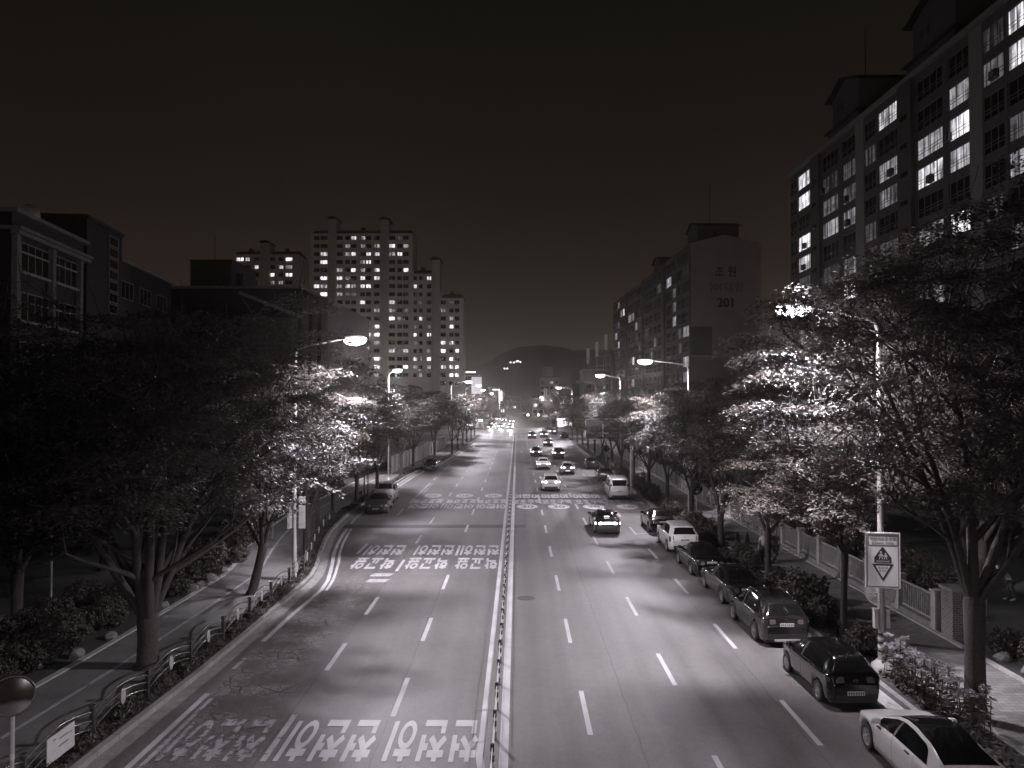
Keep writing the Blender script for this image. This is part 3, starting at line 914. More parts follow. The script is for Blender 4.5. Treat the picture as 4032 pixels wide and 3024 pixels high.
g = MB(); gable_box(g, LB - 42, LB - 35, 2.6, 10.2, HB, HB + 3.4, HB + 4.6, 0, 1, .5); g.build("penthouse", [M["apt_wall"], M["roof_dark"]], B)
# painted lettering on the gable (faces the camera): local frame x->y_local, up->z
EX = Matrix(((0, 0, 1, LB + .012), (1, 0, 0, 0), (0, 1, 0, 0), (0, 0, 0, 1)))
def gable_text(body, yc, zc, w, h, mat, off=.02):
    g = MB(); fit_text(g, body, w, h, EX @ Matrix.Translation((yc, zc, 0)), 0, off); return g.build("lettering", M[mat], B)
M["ink"] = pm("painted_lettering", 0.015, .8, var=.1)
M["ink_faint"] = pm("faded_lettering", (0.15, .125, .12), .8, var=.15)
# world heights from the photo: 201 at z~26.2, name at 31.6, emblem line at 29
gable_text("초 원", 6.5, 31.9, 3.7, 1.9, "ink")
gable_text("대림", 7.9, 29.1, 3.3, 1.75, "ink_faint", .03)
gable_text("201", 6.4, 26.35, 2.95, 1.7, "ink", .045)
g = MB()
for c0 in (4.35, 5.25):          # two joined pinwheels of lobes
    for k in range(4):
        a = k * math.pi / 2 + math.pi / 4
        Mx = EX @ Matrix.Translation((c0 + .42 * math.cos(a), 29.1 + .42 * math.sin(a), 0)) @ Matrix.Rotation(a, 4, "Z") @ Matrix.Diagonal((1.5, .7, 1, 1))
        g.add([Mx @ Vector((.3 * math.cos(t * math.pi / 6), .3 * math.sin(t * math.pi / 6), 0)) for t in range(12)], [tuple(range(12))])
g.build("emblem", M["ink_faint"], B)

# --- pale towers on the left, facing us
def tower(loc, secs, label, seed, p_lit, windows, fh=2.72, limit=98, shafts=(), depth=12, roof=True):
    """secs: (x0, x1, top z) blocks; windows: (x0, x1, top z, lowest z) columns; shafts: (x0, x1, top)"""
    T = empty("tower_block", loc, 0, label, "tower block")
    b = MB()
    for x0, x1, zt in secs:
        b.b2((x0, .12, 0), (x1, depth, zt), 0)
    b.build("wall", M["tower_wall"], T)
    for x0, x1, zt in shafts:
        g = MB(); g.b2((x0, -1.0, 0), (x1, .118, zt), 0); g.b2((x0 + .3, .12, zt - 8), (x1 - .1, 6, zt), 0)
        g.b2((x0 - .4, -1.4, zt), (x1 + .3, 6.4, zt + .5), 1)
        g.b2((x0, -1.0, zt + .5), (x1 - .8, 4, zt + 1.0), 1)
        g.build("lift_shaft", [M["tower_dark"], M["roof_dark"]], T)
    for x0, x1, zt in secs:
        g = MB(); g.b2((x0 + .6, -.2, zt), (x1 - .2, depth - 1, zt + .6), 0)
        g.add([(x0 + .6, -.2, zt + .6), (x1 - .2, -.2, zt + .6), (x1 - .2, depth - 1, zt + .6), (x0 + .6, depth - 1, zt + .6), (x0 + 1.2, 4, zt + 1.8), (x1 - .8, 4, zt + 1.8)],
              [(0, 1, 5, 4), (2, 3, 4, 5), (1, 2, 5), (3, 0, 4)], 0)
        g.b2(((x0 + x1) / 2 - .8, 3, zt + 1.0), ((x0 + x1) / 2 + .4, 5, zt + 2.6), 0)
        g.build("roof", M["roof_dark"], T)
    # piers and floor bands give the wall relief
    rr = random.Random(seed)
    todo = []
    for x0, x1, zt, zl in windows:
        k = 0
        while True:
            z = zt - fh * (k + 1) + .75
            if z < zl: break
            q = rr.random()
            m = "pane" if q > p_lit else ("pane_far" if q < p_lit * .6 else "pane_mid")
            todo.append((m, x0, x1, z))
            k += 1
    todo.sort(key=lambda t: (t[0] == "pane", -t[3]))
    rest = MB(); rm = [M["frame"]]
    for i, (m, x0, x1, z) in enumerate(todo):
        me = window_mesh(x1 - x0, 1.35, 2 if x1 - x0 < 4.5 else 3, m, False, .1)
        if i < limit: link("window", me, T, (x0, 0.0, z))
        else:
            if M[m] not in rm: rm.append(M[m])
            b0 = len(rest.v); rest.v += [(v.co.x + x0, v.co.y, v.co.z + z) for v in me.vertices]
            for p in me.polygons:
                rest.f.append([b0 + t for t in p.vertices]); rest.m.append(0 if p.material_index == 0 else rm.index(M[m])); rest.sm.append(False)
    if rest.v: rest.build("window", rm, T)["kind"] = "stuff"
    return T
def tX(xc, d=258):
    return (((700 + xc / 1.843) * .5486) - 1118) * d / 1662
def tZ(yc, d=258):
    return 9.26 + (862 - (800 + yc / 1.843) * .5486) * d / 1662
ox = tX(960)
secs = [(0, tX(1700) - ox, tZ(212)), (tX(1700) - ox + .02, tX(1845) - ox, tZ(508)), (tX(1905) - ox, tX(2072) - ox, tZ(685))]
shafts = [(tX(1090) - ox, tX(1147) - ox, tZ(112)), (tX(1472) - ox, tX(1530) - ox, tZ(118)), (tX(1846) - ox, tX(1903) - ox, tZ(412))]
wins = []
for a, c in ((980, 1021), (1028, 1080), (1148, 1190), (1210, 1246), (1252, 1290), (1320, 1356), (1363, 1398), (1421, 1462), (1530, 1574), (1590, 1627), (1633, 1672)):
    wins.append((tX(a) - ox, tX(c) - ox, tZ(218), 14))
for a, c in ((1700, 1733), (1741, 1774), (1797, 1838)): wins.append((tX(a) - ox + .4, tX(c) - ox, tZ(514), 14))
for a, c in ((1907, 1945), (1970, 2000), (2010, 2043)): wins.append((tX(a) - ox, tX(c) - ox, tZ(690), 12))
tower((ox, 258, 0), secs, "tallest pale tower block stepping down to the right with scattered lit windows", 11, .42, wins, shafts=shafts)
ox = tX(402, 268)
q = lambda v: tX(v, 268) - ox
wins = [(q(a), q(c), tZ(375, 268), 20) for a, c in ((414, 468), (480, 512), (545, 578), (664, 694), (722, 758), (772, 824))]
tower((ox, 268, 0), [(0, q(597), tZ(365, 268)), (q(662), q(872), tZ(365, 268))], "smaller pale tower block left of the tallest tower with one central lift shaft", 4, .40, wins,
      shafts=[(q(598), q(660), tZ(285, 268))])

# --- school-like brick buildings on the left
def P(xv, yv, d):
    return Vector(((xv - 1118) * d / 1662, d, 9.26 + (862 - yv) * d / 1662))
SR = R(97.5)
S0 = Vector((-35.6, 54, 0)); SD = Vector((math.cos(SR), math.sin(SR), 0))
S = empty("brick_school", S0, SR, "dark brick school building with white framed windows at the left edge", "school building")
# local x runs away from us along the facade, local y = into the building, the facade (-y) faces the road
b = MB()
b.b2((0, .2, 0), (11.98, 18, 22.5), 0)
b.b2((-.3, -.3, 22.5), (11.98, 18.2, 22.8), 1)
b.b2((-.35, -.6, 21.25), (11.98, .18, 21.5), 1); b.b2((-.2, -.4, 20.95), (11.98, .18, 21.247), 1)
b.b2((-.36, .2, 21.25), (-.002, 18, 21.5), 1)
for x, w in ((0, .5), (5.45, .5), (10.4, .5)): b.b2((x, -.2, 15.0), (x + w, .197, 20.95), 1)
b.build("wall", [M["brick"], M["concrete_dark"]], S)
for x0, w in ((1.1, 4.3), (6.0, 4.35)):
    for z in (18.5, 14.9, 11.3, 7.7):
        wn_o = link("window", window_mesh(w, 2.15, 4, "pane", False, .1), S, (x0, .08, z))
        g = MB(); g.b2((0, -.03, 1.35), (w, .04, 1.47), 0); g.b2((-.05, -.2, -.18), (w + .05, .05, -.002), 0); g.build("sill", M["concrete"], wn_o)
g = MB(); g.lathe([(0, .5), (.3, .46), (.62, .25), (.8, 0)], 18, 0, Matrix.Translation((5, 1.2, 23.6)) @ Matrix.Rotation(R(60), 4, "X")); g.tube([(5, 1.2, 22.8), (5, 1.2, 23.7)], .05, 6)
g.build("dish_antenna", M["galv"], S)
T = empty("stair_tower", S0 + SD * 12.0, SR, "black brick stair tower with a narrow ladder of windows behind the school", "building")
b = MB(); b.b2((0, .0, 0), (8, 26, 24.9), 0); b.b2((-.15, -.15, 24.9), (8.15, 26.1, 25.2), 1)
b.tube([(-.1, 6.5, 14), (-.1, 6.5, 24.9)], .06, 6, 1); b.build("wall", [M["brick"], M["roof_dark"]], T)
for k in range(7):
    link("window", window_mesh(2.2, .95, 1, "pane", False, .1), T, (4.7, -.09, 23.5 - k * 1.05))
U = empty("low_school_wing", S0 + SD * 20.05, SR, "long dark wing with a pale roof edge beyond the brick stair tower", "building")
b = MB(); b.b2((0, .6, 0), (17, 16, 22.8), 0); b.b2((0, .3, 22.8), (17.2, 16.2, 23.1), 1)
b.build("wall", [M["brick"], M["concrete_dark"]], U)
for k in range(3): link("window", window_mesh(3.4, 1.8, 3, "pane", False, .1), U, (1.2 + k * 5.2, .5, 19.2))
V = empty("gymnasium", (-47, 104, 0), 0, "flat roofed dark hall with a slanted pale eaves band behind the left trees", "building")
d = 104.0
x0 = P(365, 625, d).x + 47; x1 = P(650, 625, d).x + 47; zt = P(0, 622, d).z
b = MB()
b.b2((x0, 0, 0), (x1, 26, zt), 0)
b.b2((x0 - .3, -.3, zt), (x1 + .2, 26.2, zt + .35), 2)
b.b2((x1 + .002, .6, 0), (x1 + 3.4, 30, zt - 1.2), 1)
b.b2((x1 - 7.0, -2.5, 0), (x1 - .6, -.002, zt - 4.2), 1)
b.add([(x1 - 7.5, -3, zt - 1.2), (x1 + .2, -3, zt - 4.2), (x1 + .2, -.01, zt - 4.2), (x1 - 7.5, -.01, zt - 1.2), (x1 - 7.5, -3, zt - .7), (x1 + .2, -3, zt - 3.7), (x1 + .2, -.01, zt - 3.7), (x1 - 7.5, -.01, zt - .7)],
      [(3, 2, 1, 0), (4, 5, 6, 7), (0, 1, 5, 4), (1, 2, 6, 5), (0, 4, 7, 3)], 2)
b.build("wall", [M["brick"], M["apt_dark"], M["concrete_dark"]], V)
for k in range(2): g = MB(); g.b2((x1 + .8 + k * 1.2, .55, zt - 10), (x1 + 1.3 + k * 1.2, .598, zt - 2.4), 0); g.build("window", M["pane"], V)
d = 150.0
W = empty("plain_block", P(407, 862, d) * 1, 0, "windowless dark grey box of a building in front of the smaller tower", "building")
W.location.z = 0
w_ = (497 - 407) * d / 1662
b = MB(); b.b2((0, 0, 0), (w_, 14, P(0, 562, d).z), 0); b.b2((w_ + .002, 3, 0), (w_ + 1.2, 12, P(0, 585, d).z), 0)
b.b2((-.15, -.15, P(0, 562, d).z), (w_ + .15, 14.1, P(0, 562, d).z + .25), 1)
b.build("wall", [M["apt_dark"], M["roof_dark"]], W)
g = MB(); g.tube([(3.6, 3, P(0, 562, d).z), (3.6, 3, P(0, 500, d).z)], .05, 6); g.build("antenna", M["dark_metal"], W)

# --- far end of the road
def small_building(name, xv0, xv1, ytop, d, depth, wall, label, cat="building", wcols=0, wrows=0, lit=.2, seed=1, z_first=3.0):
    o = empty(name, (0, 0, 0), 0, label, cat)
    a, c = P(xv0, ytop, d), P(xv1, ytop, d)
    o.location = (a.x, d, 0)
    w, H = c.x - a.x, a.z
    b = MB(); b.b2((0, 0, 0), (w, depth, H), 0); b.b2((-.2, -.2, H), (w + .2, depth + .2, H + .4), 1)
    b.build("wall", [M[wall], M["concrete_dark"]], o)
    rr = random.Random(seed)
    if wcols:
        ww = w / wcols
        for r in range(wrows):
            for k in range(wcols):
                z = z_first + r * (H - z_first - .8) / max(1, wrows)
                m = rr.choice(["pane_far", "pane_mid"]) if rr.random() < lit else "pane"
                link("window", window_mesh(ww * .6, 1.5, 2, m, False, .1), o, (k * ww + ww * .2, -.06, z))
    return o, w, H
o, w, H = small_building("office_tower", 1167, 1207, 815, 420, 12, "tower_dark", "pale ten storey block with a rooftop box at the far end of the road", wcols=4, wrows=6, lit=.08, seed=3)
g = MB(); g.b2((w * .2, 2, H + .4), (w * .7, 8, H + 6), 0); g.build("plant_room", M["tower_dark"], o)
o, w, H = small_building("office_block", 1003, 1032, 812, 300, 14, "apt_wall", "far block with a bright rooftop strip light and blank hoarding beside the left trees", wcols=2, wrows=3, lit=.2, seed=8)
g = MB(); g.b2((.2, -.5, H + 1.2), (4.4, -.3, H + 1.7), 0); g.build("strip_light", M["glow_sign"], o)
g = MB(); g.b2((2.8, -.6, H - 7), (6.8, -.35, H - .4), 0); g.build("hoarding", M["glow_soft"], o)
o, w, H = small_building("shop_building", 1055, 1092, 838, 360, 16, "apt_dark", "far street block edged with a bright vertical neon outline", wcols=3, wrows=4, lit=.15, seed=9)
g = MB(); g.b2((2.0, -.3, H - 1.0), (5.2, -.05, H - .6), 0); g.b2((5.0, -.3, H - 10), (5.4, -.05, H - 1.002), 0); g.b2((5.9, -.3, H - 6), (6.4, -.05, H - 1.4), 0); g.build("neon_outline", M["glow_sign"], o)
small_building("far_block", 1092, 1124, 858, 520, 20, "apt_dark", "dim low block closing the road left of its centre line", wcols=4, wrows=3, lit=.1, seed=2)
small_building("far_block", 1126, 1158, 852, 560, 20, "apt_wall", "dim broad block closing the road right of its centre line", wcols=5, wrows=4, lit=.12, seed=6)
o, w, H = small_building("shop_building", 1150, 1186, 860, 330, 14, "tower_dark", "curved fronted pale shop building at the far right of the junction", wcols=3, wrows=2, lit=.3, seed=12)
g = MB(); g.b2((5.0, -.3, H - .2), (5.3, -.05, H + 4), 0); g.b2((5.9, -.3, H - .2), (6.2, -.05, H + 4), 0); g.build("neon_tube", M["glow_soft"], o)
small_building("street_block", 985, 1060, 890, 268, 14, "apt_dark", "dark low street block with shops at the left of the far junction", wcols=5, wrows=1, lit=.6, seed=21)
small_building("street_block", 1186, 1262, 884, 275, 14, "apt_dark", "dark low street block with bright shopfronts right of the far junction", wcols=6, wrows=1, lit=.7, seed=22)
o, w, H = small_building("rooftop_building", 1262, 1318, 800, 228, 16, "apt_dark", "mid height building with rooftop frames and three tall antenna panels", wcols=3, wrows=3, lit=.1, seed=14)
for k, (fx_, zz) in enumerate(((.15, 0), (.5, 2.0), (.85, 4.2))):
    g = MB(); x = w * fx_
    g.tube([(x, 1, H), (x, 1, H + 2 + zz)], .1, 6, 0); g.b2((x - .45, .7, H + 2 + zz), (x + .45, 1.1, H + 6.5 + zz), 1); g.build("antenna_panel", [M["galv"], M["tower_wall"]], o)
g = MB()
for z in (.6, 3.4): g.tube([(0, -.2, H + z), (w, -.2, H + z + 1.2)], .1, 6)
for k in range(5): g.tube([(w * k / 4, -.2, H), (w * k / 4, -.2, H + 3.4 + .3 * k)], .1, 6)
g.build("roof_frame", M["galv"], o)

# --- wooded hill behind everything
hb = MB(); n, m_ = 60, 8
ridge = [(-500, 0), (-300, 16), (-180, 25), (-92, 38), (-43, 62), (0, 78), (43, 83), (86, 79), (130, 74), (200, 72), (300, 53), (430, 30), (640, 0)]
for j in range(m_ + 1):
    t = j / m_
    for i in range(n + 1):
        x = -500 + 1150 * i / n
        h = float(np.interp(x, [q_[0] for q_ in ridge], [q_[1] for q_ in ridge]))
        hb.v.append((x, 820 + 260 * t, max(-1, h * math.sin(t * math.pi / 2) * (1 + .05 * math.sin(x * .05 + j)) + 1.5 * math.sin(x * .13 + j * 2))))
for j in range(m_):
    for i in range(n):
        hb.f.append([j * (n + 1) + i, j * (n + 1) + i + 1, (j + 1) * (n + 1) + i + 1, (j + 1) * (n + 1) + i]); hb.m.append(0); hb.sm.append(True)
struct("hill", hb, M["hill"])
for k, (xv, yv) in enumerate(((1110, 783), (1116, 781), (1119, 780), (1124, 782), (1103, 783), (1090, 796), (1096, 796))):
    p = P(xv, yv, 812)
    g = MB(); g.tube([(0, 0, -p.z), (0, 0, 0)], .15, 6, 0); g.lathe([(0, .9), (.7, .6), (.9, 0), (.6, -.6), (0, -.8)], 10, 1)
    tag(g.build("hillside_lamp", [M["dark_metal"], M["glow_sign"]], None, p), "tiny bright lamp among a cluster on the dark distant hillside", "lamp", "lamps clustered on the distant hillside")
# ------------------------------------------------------------------ trees
def grow(seed, H, radius, fork=1.9, nlimb=5, trunk_r=.24, lean=(0, 0), low=.42, spread=1.1):
    """vase-shaped street tree: returns wood segments and twig points carrying leaf sprays"""
    rr = random.Random(seed)
    segs, tips = [], []
    def branch(p, d, L, r, lvl, up):
        n = 4 if lvl < 2 else 3
        pts, rad = [p.copy()], [r]
        q = p.copy(); dd = d.copy()
        for i in range(n):
            dd = (dd + Vector((rr.uniform(-1, 1), rr.uniform(-1, 1), rr.uniform(-.6, .6))) * .16 + Vector((0, 0, up))).normalized()
            q = q + dd * (L / n)
            pts.append(q.copy()); rad.append(r * (1 - .62 * (i + 1) / n))
            if lvl < 3:
                k = 2 if lvl >= 1 else (1 if i < 1 else 2)
                for _ in range(k):
                    a = rr.uniform(0, 2 * math.pi)
                    side = dd.cross(Vector((math.cos(a), math.sin(a), .3))).normalized()
                    nd = (dd * rr.uniform(.5, .9) + side * rr.uniform(.5, .95)).normalized()
                    nd.z = nd.z * (.75 if lvl else 1) + (.0 if lvl else .1)
                    branch(q.copy(), nd.normalized(), L * rr.uniform(.42, .66), rad[-1] * .62, lvl + 1, up * .3 - .02)
            if lvl >= 2 or (lvl == 1 and i >= 2):
                tips.append((q.copy(), dd.copy()))
        tips.append((q.copy(), dd.copy()))
        segs.append((pts, rad, 8 if lvl == 0 else 6 if lvl == 1 else 4 if lvl == 2 else 3))
    base = Vector((0, 0, 0))
    top = Vector((lean[0] * fork, lean[1] * fork, fork))
    segs.append(([base, base + (top - base) * .12, base + (top - base) * .6, top, top + Vector((0, 0, .35))],
                 [trunk_r * 1.45, trunk_r * 1.12, trunk_r, trunk_r * 1.1, trunk_r * .75], 12))
    for i in range(nlimb):
        a = 2 * math.pi * (i + rr.uniform(-.25, .25)) / nlimb
        tilt = rr.uniform(.32, .72) * spread
        d = Vector((math.cos(a) * tilt + lean[0], math.sin(a) * tilt + lean[1], 1)).normalized()
        branch(top + Vector((math.cos(a), math.sin(a), 0)) * trunk_r * .3, d, (H - fork) * rr.uniform(.68, .9), trunk_r * rr.uniform(.48, .62), 0, .02)
    if nlimb > 4:
        branch(top.copy(), Vector((rr.uniform(-.2, .2), rr.uniform(-.2, .2), 1)).normalized(), (H - fork) * .82, trunk_r * .6, 0, .03)
    # fit the crown to its measured height and radius, keeping the trunk
    zt = sorted(t[0].z for t in tips); rt_ = sorted(math.hypot(t[0].x, t[0].y) for t in tips)
    kz = (H - .35 - fork) / (zt[int(len(zt) * .985)] - fork); kr = radius / rt_[int(len(rt_) * .93)]
    def fit(p):
        t = min(1, max(0, (p.z - fork * .8) / (fork * .8)))
        k = 1 + (kr - 1) * t
        return Vector((p.x * k, p.y * k, p.z if p.z < fork else fork + (p.z - fork) * kz))
    segs = [segs[0]] + [([fit(p) for p in a], b, c) for a, b, c in segs[1:]]
    tips = [(fit(p), d) for p, d in tips]
    zl = fork + (H - fork) * low * .62
    tips = [t for t in tips if t[0].z > zl + rr.uniform(-.5, .9) and t[0].z < H + .2]
    return segs, tips

def crown_mesh(name, tips, seed, n_leaf, size, spray, mat, thin=1.0, droop=.30, carve=()):
    """many small leaf blades set in flat drooping sprays round the twigs"""
    g = np.random.default_rng(seed)
    vox = {}
    idx = g.permutation(len(tips))
    cell = spray * 1.75
    for i in idx:                                     # one leafy pad per cell of twigs, so the crown breaks into tiers with gaps between
        p = tips[i][0]; k = (round(p.x / cell), round(p.y / cell), round(p.z / (cell * .62)))
        if k not in vox: vox[k] = i
    def clear(p):                                     # pruned round the lamp heads and where their light falls through
        for a, b_, r in carve:
            a, b_ = Vector(a), Vector(b_); ab = b_ - a
            t = min(1, max(0, (p - a).dot(ab) / ab.length_squared))
            if (a + ab * t - p).length < r: return False
        return True
    sel = [i for i in vox.values() if g.random() < thin and clear(tips[i][0])]
    P_ = np.array([list(tips[i][0]) for i in sel]); D_ = np.array([list(tips[i][1]) for i in sel])
    N = len(P_)
    w_ = g.uniform(.45, 1.6, N); cnt = np.maximum(6, (n_leaf * w_ / w_.sum())).astype(int)
    sc_ = np.repeat(spray * np.sqrt(w_), cnt)
    c = np.repeat(P_, cnt, 0); d = np.repeat(D_, cnt, 0)
    d[:, 2] *= .3
    m = len(c)
    ang = g.random(m) * 2 * np.pi
    rad = sc_ * np.sqrt(g.random(m)) * (1 + .35 * np.sin(ang * 3 + c[:, 0] * 9))
    tilt = np.repeat(g.normal(0, .18, (N, 2)), cnt, 0)
    ox, oy = np.cos(ang) * rad, np.sin(ang) * rad
    off = np.stack([ox, oy, -droop * rad ** 1.6 + ox * tilt[:, 0] + oy * tilt[:, 1] + g.normal(0, .075, m) * sc_], 1)
    c = c + off + d * (g.random(m) * sc_ * .7)[:, None]
    # blade: points outward and a little down, faces mostly up
    o = np.stack([np.cos(ang + g.normal(0, .7, m)), np.sin(ang + g.normal(0, .7, m)), -.22 + g.normal(0, .26, m)], 1)
    o /= np.linalg.norm(o, axis=1)[:, None]
    up = np.stack([g.normal(0, .22, m), g.normal(0, .22, m), np.ones(m)], 1)
    s_ = np.cross(o, up); s_ /= np.linalg.norm(s_, axis=1)[:, None]
    L = size * g.uniform(.7, 1.35, m)[:, None]
    v = np.empty((m, 4, 3))
    v[:, 0] = c - o * L * .5
    v[:, 1] = c + s_ * L * .27 - o * L * .04
    v[:, 2] = c + o * L * .5
    v[:, 3] = c - s_ * L * .27 - o * L * .04
    me = bpy.data.meshes.new(name)
    me.vertices.add(m * 4); me.loops.add(m * 4); me.polygons.add(m)
    me.vertices.foreach_set("co", v.reshape(-1).astype(np.float32))
    me.loops.foreach_set("vertex_index", np.arange(m * 4, dtype=np.int32))
    me.polygons.foreach_set("loop_start", np.arange(0, m * 4, 4, dtype=np.int32))
    me.polygons.foreach_set("loop_total", np.full(m, 4, dtype=np.int32))
    me.materials.append(M[mat])
    me.update(); me.validate()
    return me

def wood_mesh(segs):
    b = MB()
    for pts, rad, n in segs: b.tube(pts, [max(.012, r) for r in rad], n, 0, False)
    return b.mesh("trunk", M["bark"])

def tree_proto(seed, H, radius, leaves, size, spray, mat="leaf", thin=.9, carve=(), cut=None, keep=None, **kw):
    segs, tips = grow(seed, H, radius, **kw)
    if keep:                                      # pruning: twigs outside the crown's measured outline go, with their leaves
        tips = [t for t in tips if keep(t[0])]
        segs = [segs[0]] + [q for q in segs[1:] if q[2] > 5 or keep(q[0][-1])]
    zlow = min(t[0].z for t in tips)
    segs = [segs[0]] + [q for q in segs[1:] if q[2] > 5 or q[0][-1].z > zlow + .3]
    if cut:
        a, b_, r = Vector(cut[0]), Vector(cut[1]), cut[2]; ab = b_ - a
        near = lambda p: (a + ab * min(1, max(0, (p - a).dot(ab) / ab.length_squared)) - p).length < r
        segs = [segs[0]] + [q for q in segs[1:] if not any(near(p) for p in q[0])]
    if leaves < 12000: segs = [q for q in segs if q[2] > 3]
    return wood_mesh(segs), crown_mesh("crown", tips, seed, leaves, size, spray, mat, thin, carve=carve)

def plant(proto, x, y, z=.14, rz=0, s=1.0, label=None, group=None, name="street_tree", cat="tree"):
    t = empty(name, (x, y, z), rz, label, cat, group)
    t.scale = (s, s, s)
    link("trunk", proto[0], t); link("crown", proto[1], t)
    return t

def out_R(p):
    x, d, z = p.x + 13.05, p.y + 22.2, p.z + .14 - CAM_H
    r, e = x / d, z / d
    lim = float(np.interp(e, [-.05, .06, .13, .142, .165, .185, .22, .26], [.33, .32, .335, .40, .45, .475, .53, .60]))
    return r > lim
def out_L(p):
    r, e = (p.x - 12.6) / (p.y + 26.3), (p.z + .14 - CAM_H) / (p.y + 26.3)
    return r < -.30 and (r < -.37 or e > -.07) and e > -.15
near_R = tree_proto(31, 15.0, 5.8, 140000, .13, .85, fork=3.3, nlimb=5, trunk_r=.26, low=.45,
                    carve=(((-2.9, 4.0, 10.4), (2.2, 6.5, 0), 2.5), ((-3.0, 3.0, 9.8), (-.8, 1.5, 0), 1.7), ((-2.8, 3.2, 9.8), (2.0, 2.0, 0), 1.8), ((-3.9, 3.3, 11.75), (-5.5, -1.2, 11.3), .95), ((-3.4, 3.4, 10.5), (-.8, 4.0, 2.7), .9)),
                    cut=((-7, -9.2, 6.5), (-.83, 3.8, 3.5), .95), keep=out_R)
near_L = tree_proto(12, 12.2, 5.8, 130000, .13, .85, fork=1.6, nlimb=7, trunk_r=.33, low=.60, keep=out_L)
lit_L = tree_proto(45, 10.8, 4.4, 90000, .12, .75, fork=2.2, nlimb=5, trunk_r=.20, low=.70, lean=(.22, .05),
                   carve=(((3.0, 2.2, 8.6), (-1.8, 4.2, 0), 2.0), ((3.0, .4, 8.6), (-.8, -3.0, 0), 1.3), ((4.5, 1.4, 11.4), (3.4, -4.0, 11.0), .9)))
mids = [tree_proto(40, 10.2, 4.0, 44000, .145, .72, fork=2.2, nlimb=5, trunk_r=.18, low=.82),
        tree_proto(41, 9.6, 4.2, 44000, .145, .72, fork=2.4, nlimb=4, trunk_r=.16, low=.82),
        tree_proto(42, 10.8, 4.1, 44000, .145, .72, fork=2.0, nlimb=5, trunk_r=.19, low=.82),
        tree_proto(43, 9.2, 3.8, 42000, .145, .72, fork=2.2, nlimb=4, trunk_r=.15, low=.82)]
slim = tree_proto(44, 8.4, 3.6, 60000, .115, .66, fork=3.2, nlimb=4, trunk_r=.12, lean=(-.04, 0), low=.55)
fars = [tree_proto(50, 10.0, 3.8, 11000, .30, .72, fork=2.2, nlimb=4, trunk_r=.17, low=.7), tree_proto(51, 10.6, 3.7, 11000, .30, .72, fork=2.1, nlimb=4, trunk_r=.17, low=.7)]
parks = [tree_proto(60, 10.5, 4.2, 15000, .28, .7, "leaf_dark", fork=2.4, nlimb=5, trunk_r=.22, low=.35), tree_proto(61, 12.0, 4.0, 15000, .28, .7, "leaf_dark", fork=2.8, nlimb=5, trunk_r=.24, low=.35)]

plant(near_R, 13.05, 22.2, .14, 0, 1.0, "huge dark street tree with a forked trunk filling the right foreground")
plant(near_L, -12.6, 26.3, .14, R(40), 1.0, "huge dark street tree with many low limbs in the left foreground")
GL, GR = "street trees along the left kerb", "street trees along the right kerb"
ORD = ["second", "third", "fourth", "fifth", "sixth", "seventh", "eighth", "ninth", "tenth", "eleventh", "twelfth", "thirteenth", "fourteenth", "fifteenth", "sixteenth", "seventeenth", "eighteenth"]
left = [(-12.4, 36, 0, 1.0), (-12.2, 44.5, 2, 1.02), (-13.6, 52.5, 1, .98), (-14.6, 61, 3, 1.0), (-14.4, 69, 0, .98), (-14.4, 79, 2, .95), (-14.0, 92.7, 1, .95), (-14.2, 105, 0, .95),
        (-12.6, 117, 3, .95), (-10.9, 128, 0, .95), (-10.9, 140, 1, .92), (-10.8, 152, 0, .9), (-10.8, 164, 1, .9), (-10.6, 176, 0, .9), (-10.5, 188, 1, .9)]
desc = ["brightly lit street tree behind the left foreground tree, beside the near left lamp post", "leaning pale barked street tree just past the signboards on the left lamp post"]
for i, (x, y, k, s) in enumerate(left):
    pr = lit_L if i == 0 else mids[k] if y < 110 else fars[k % 2]
    plant(pr, x, y, .14, R(67 * i + 20) if i else 0, s, desc[i] if i < 2 else f"vase shaped street tree, {ORD[i]} from the front in the left kerb row", GL)
right = [(12.45, 29.7, -1, 1.0), (12.65, 39.1, 1, .97), (12.5, 47.6, 2, .95), (12.9, 57.3, 0, .95), (13.0, 67, 3, .98), (13.1, 77, 0, .95), (13.0, 86.5, 1, .95), (12.9, 96, 2, .95), (12.9, 105.5, 0, .95),
         (12.9, 117, 1, .95), (12.8, 128, 0, .95), (12.8, 140, 1, .95), (12.8, 152, 0, .92), (12.7, 164, 1, .92), (12.6, 177, 0, .9), (12.5, 190, 1, .9)]
desc = ["slender smooth trunked street tree between the black hatchback and the fence", "many stemmed street tree beside the two walking people",
        "thick straight trunked street tree beside the white parked car"]
for i, (x, y, k, s) in enumerate(right):
    pr = slim if k < 0 else (mids[k] if y < 110 else fars[k % 2])
    plant(pr, x, y, .14, R(53 * i + 110), s, desc[i] if i < 3 else f"leafy street tree, {ORD[i]} from the front in the right kerb row", GR)
for i, y in enumerate((246, 262, 280, 300, 325, 355)):
    for sx, nm in ((-1, "left"), (1, "right")):
        plant(fars[i % 2], (-11.5 if sx < 0 else 13.0), y, .14, R(31 * i), .95, f"small far street tree, {(['nearest'] + ORD)[i]} beyond the junction on the {nm}", "street trees beyond the junction")
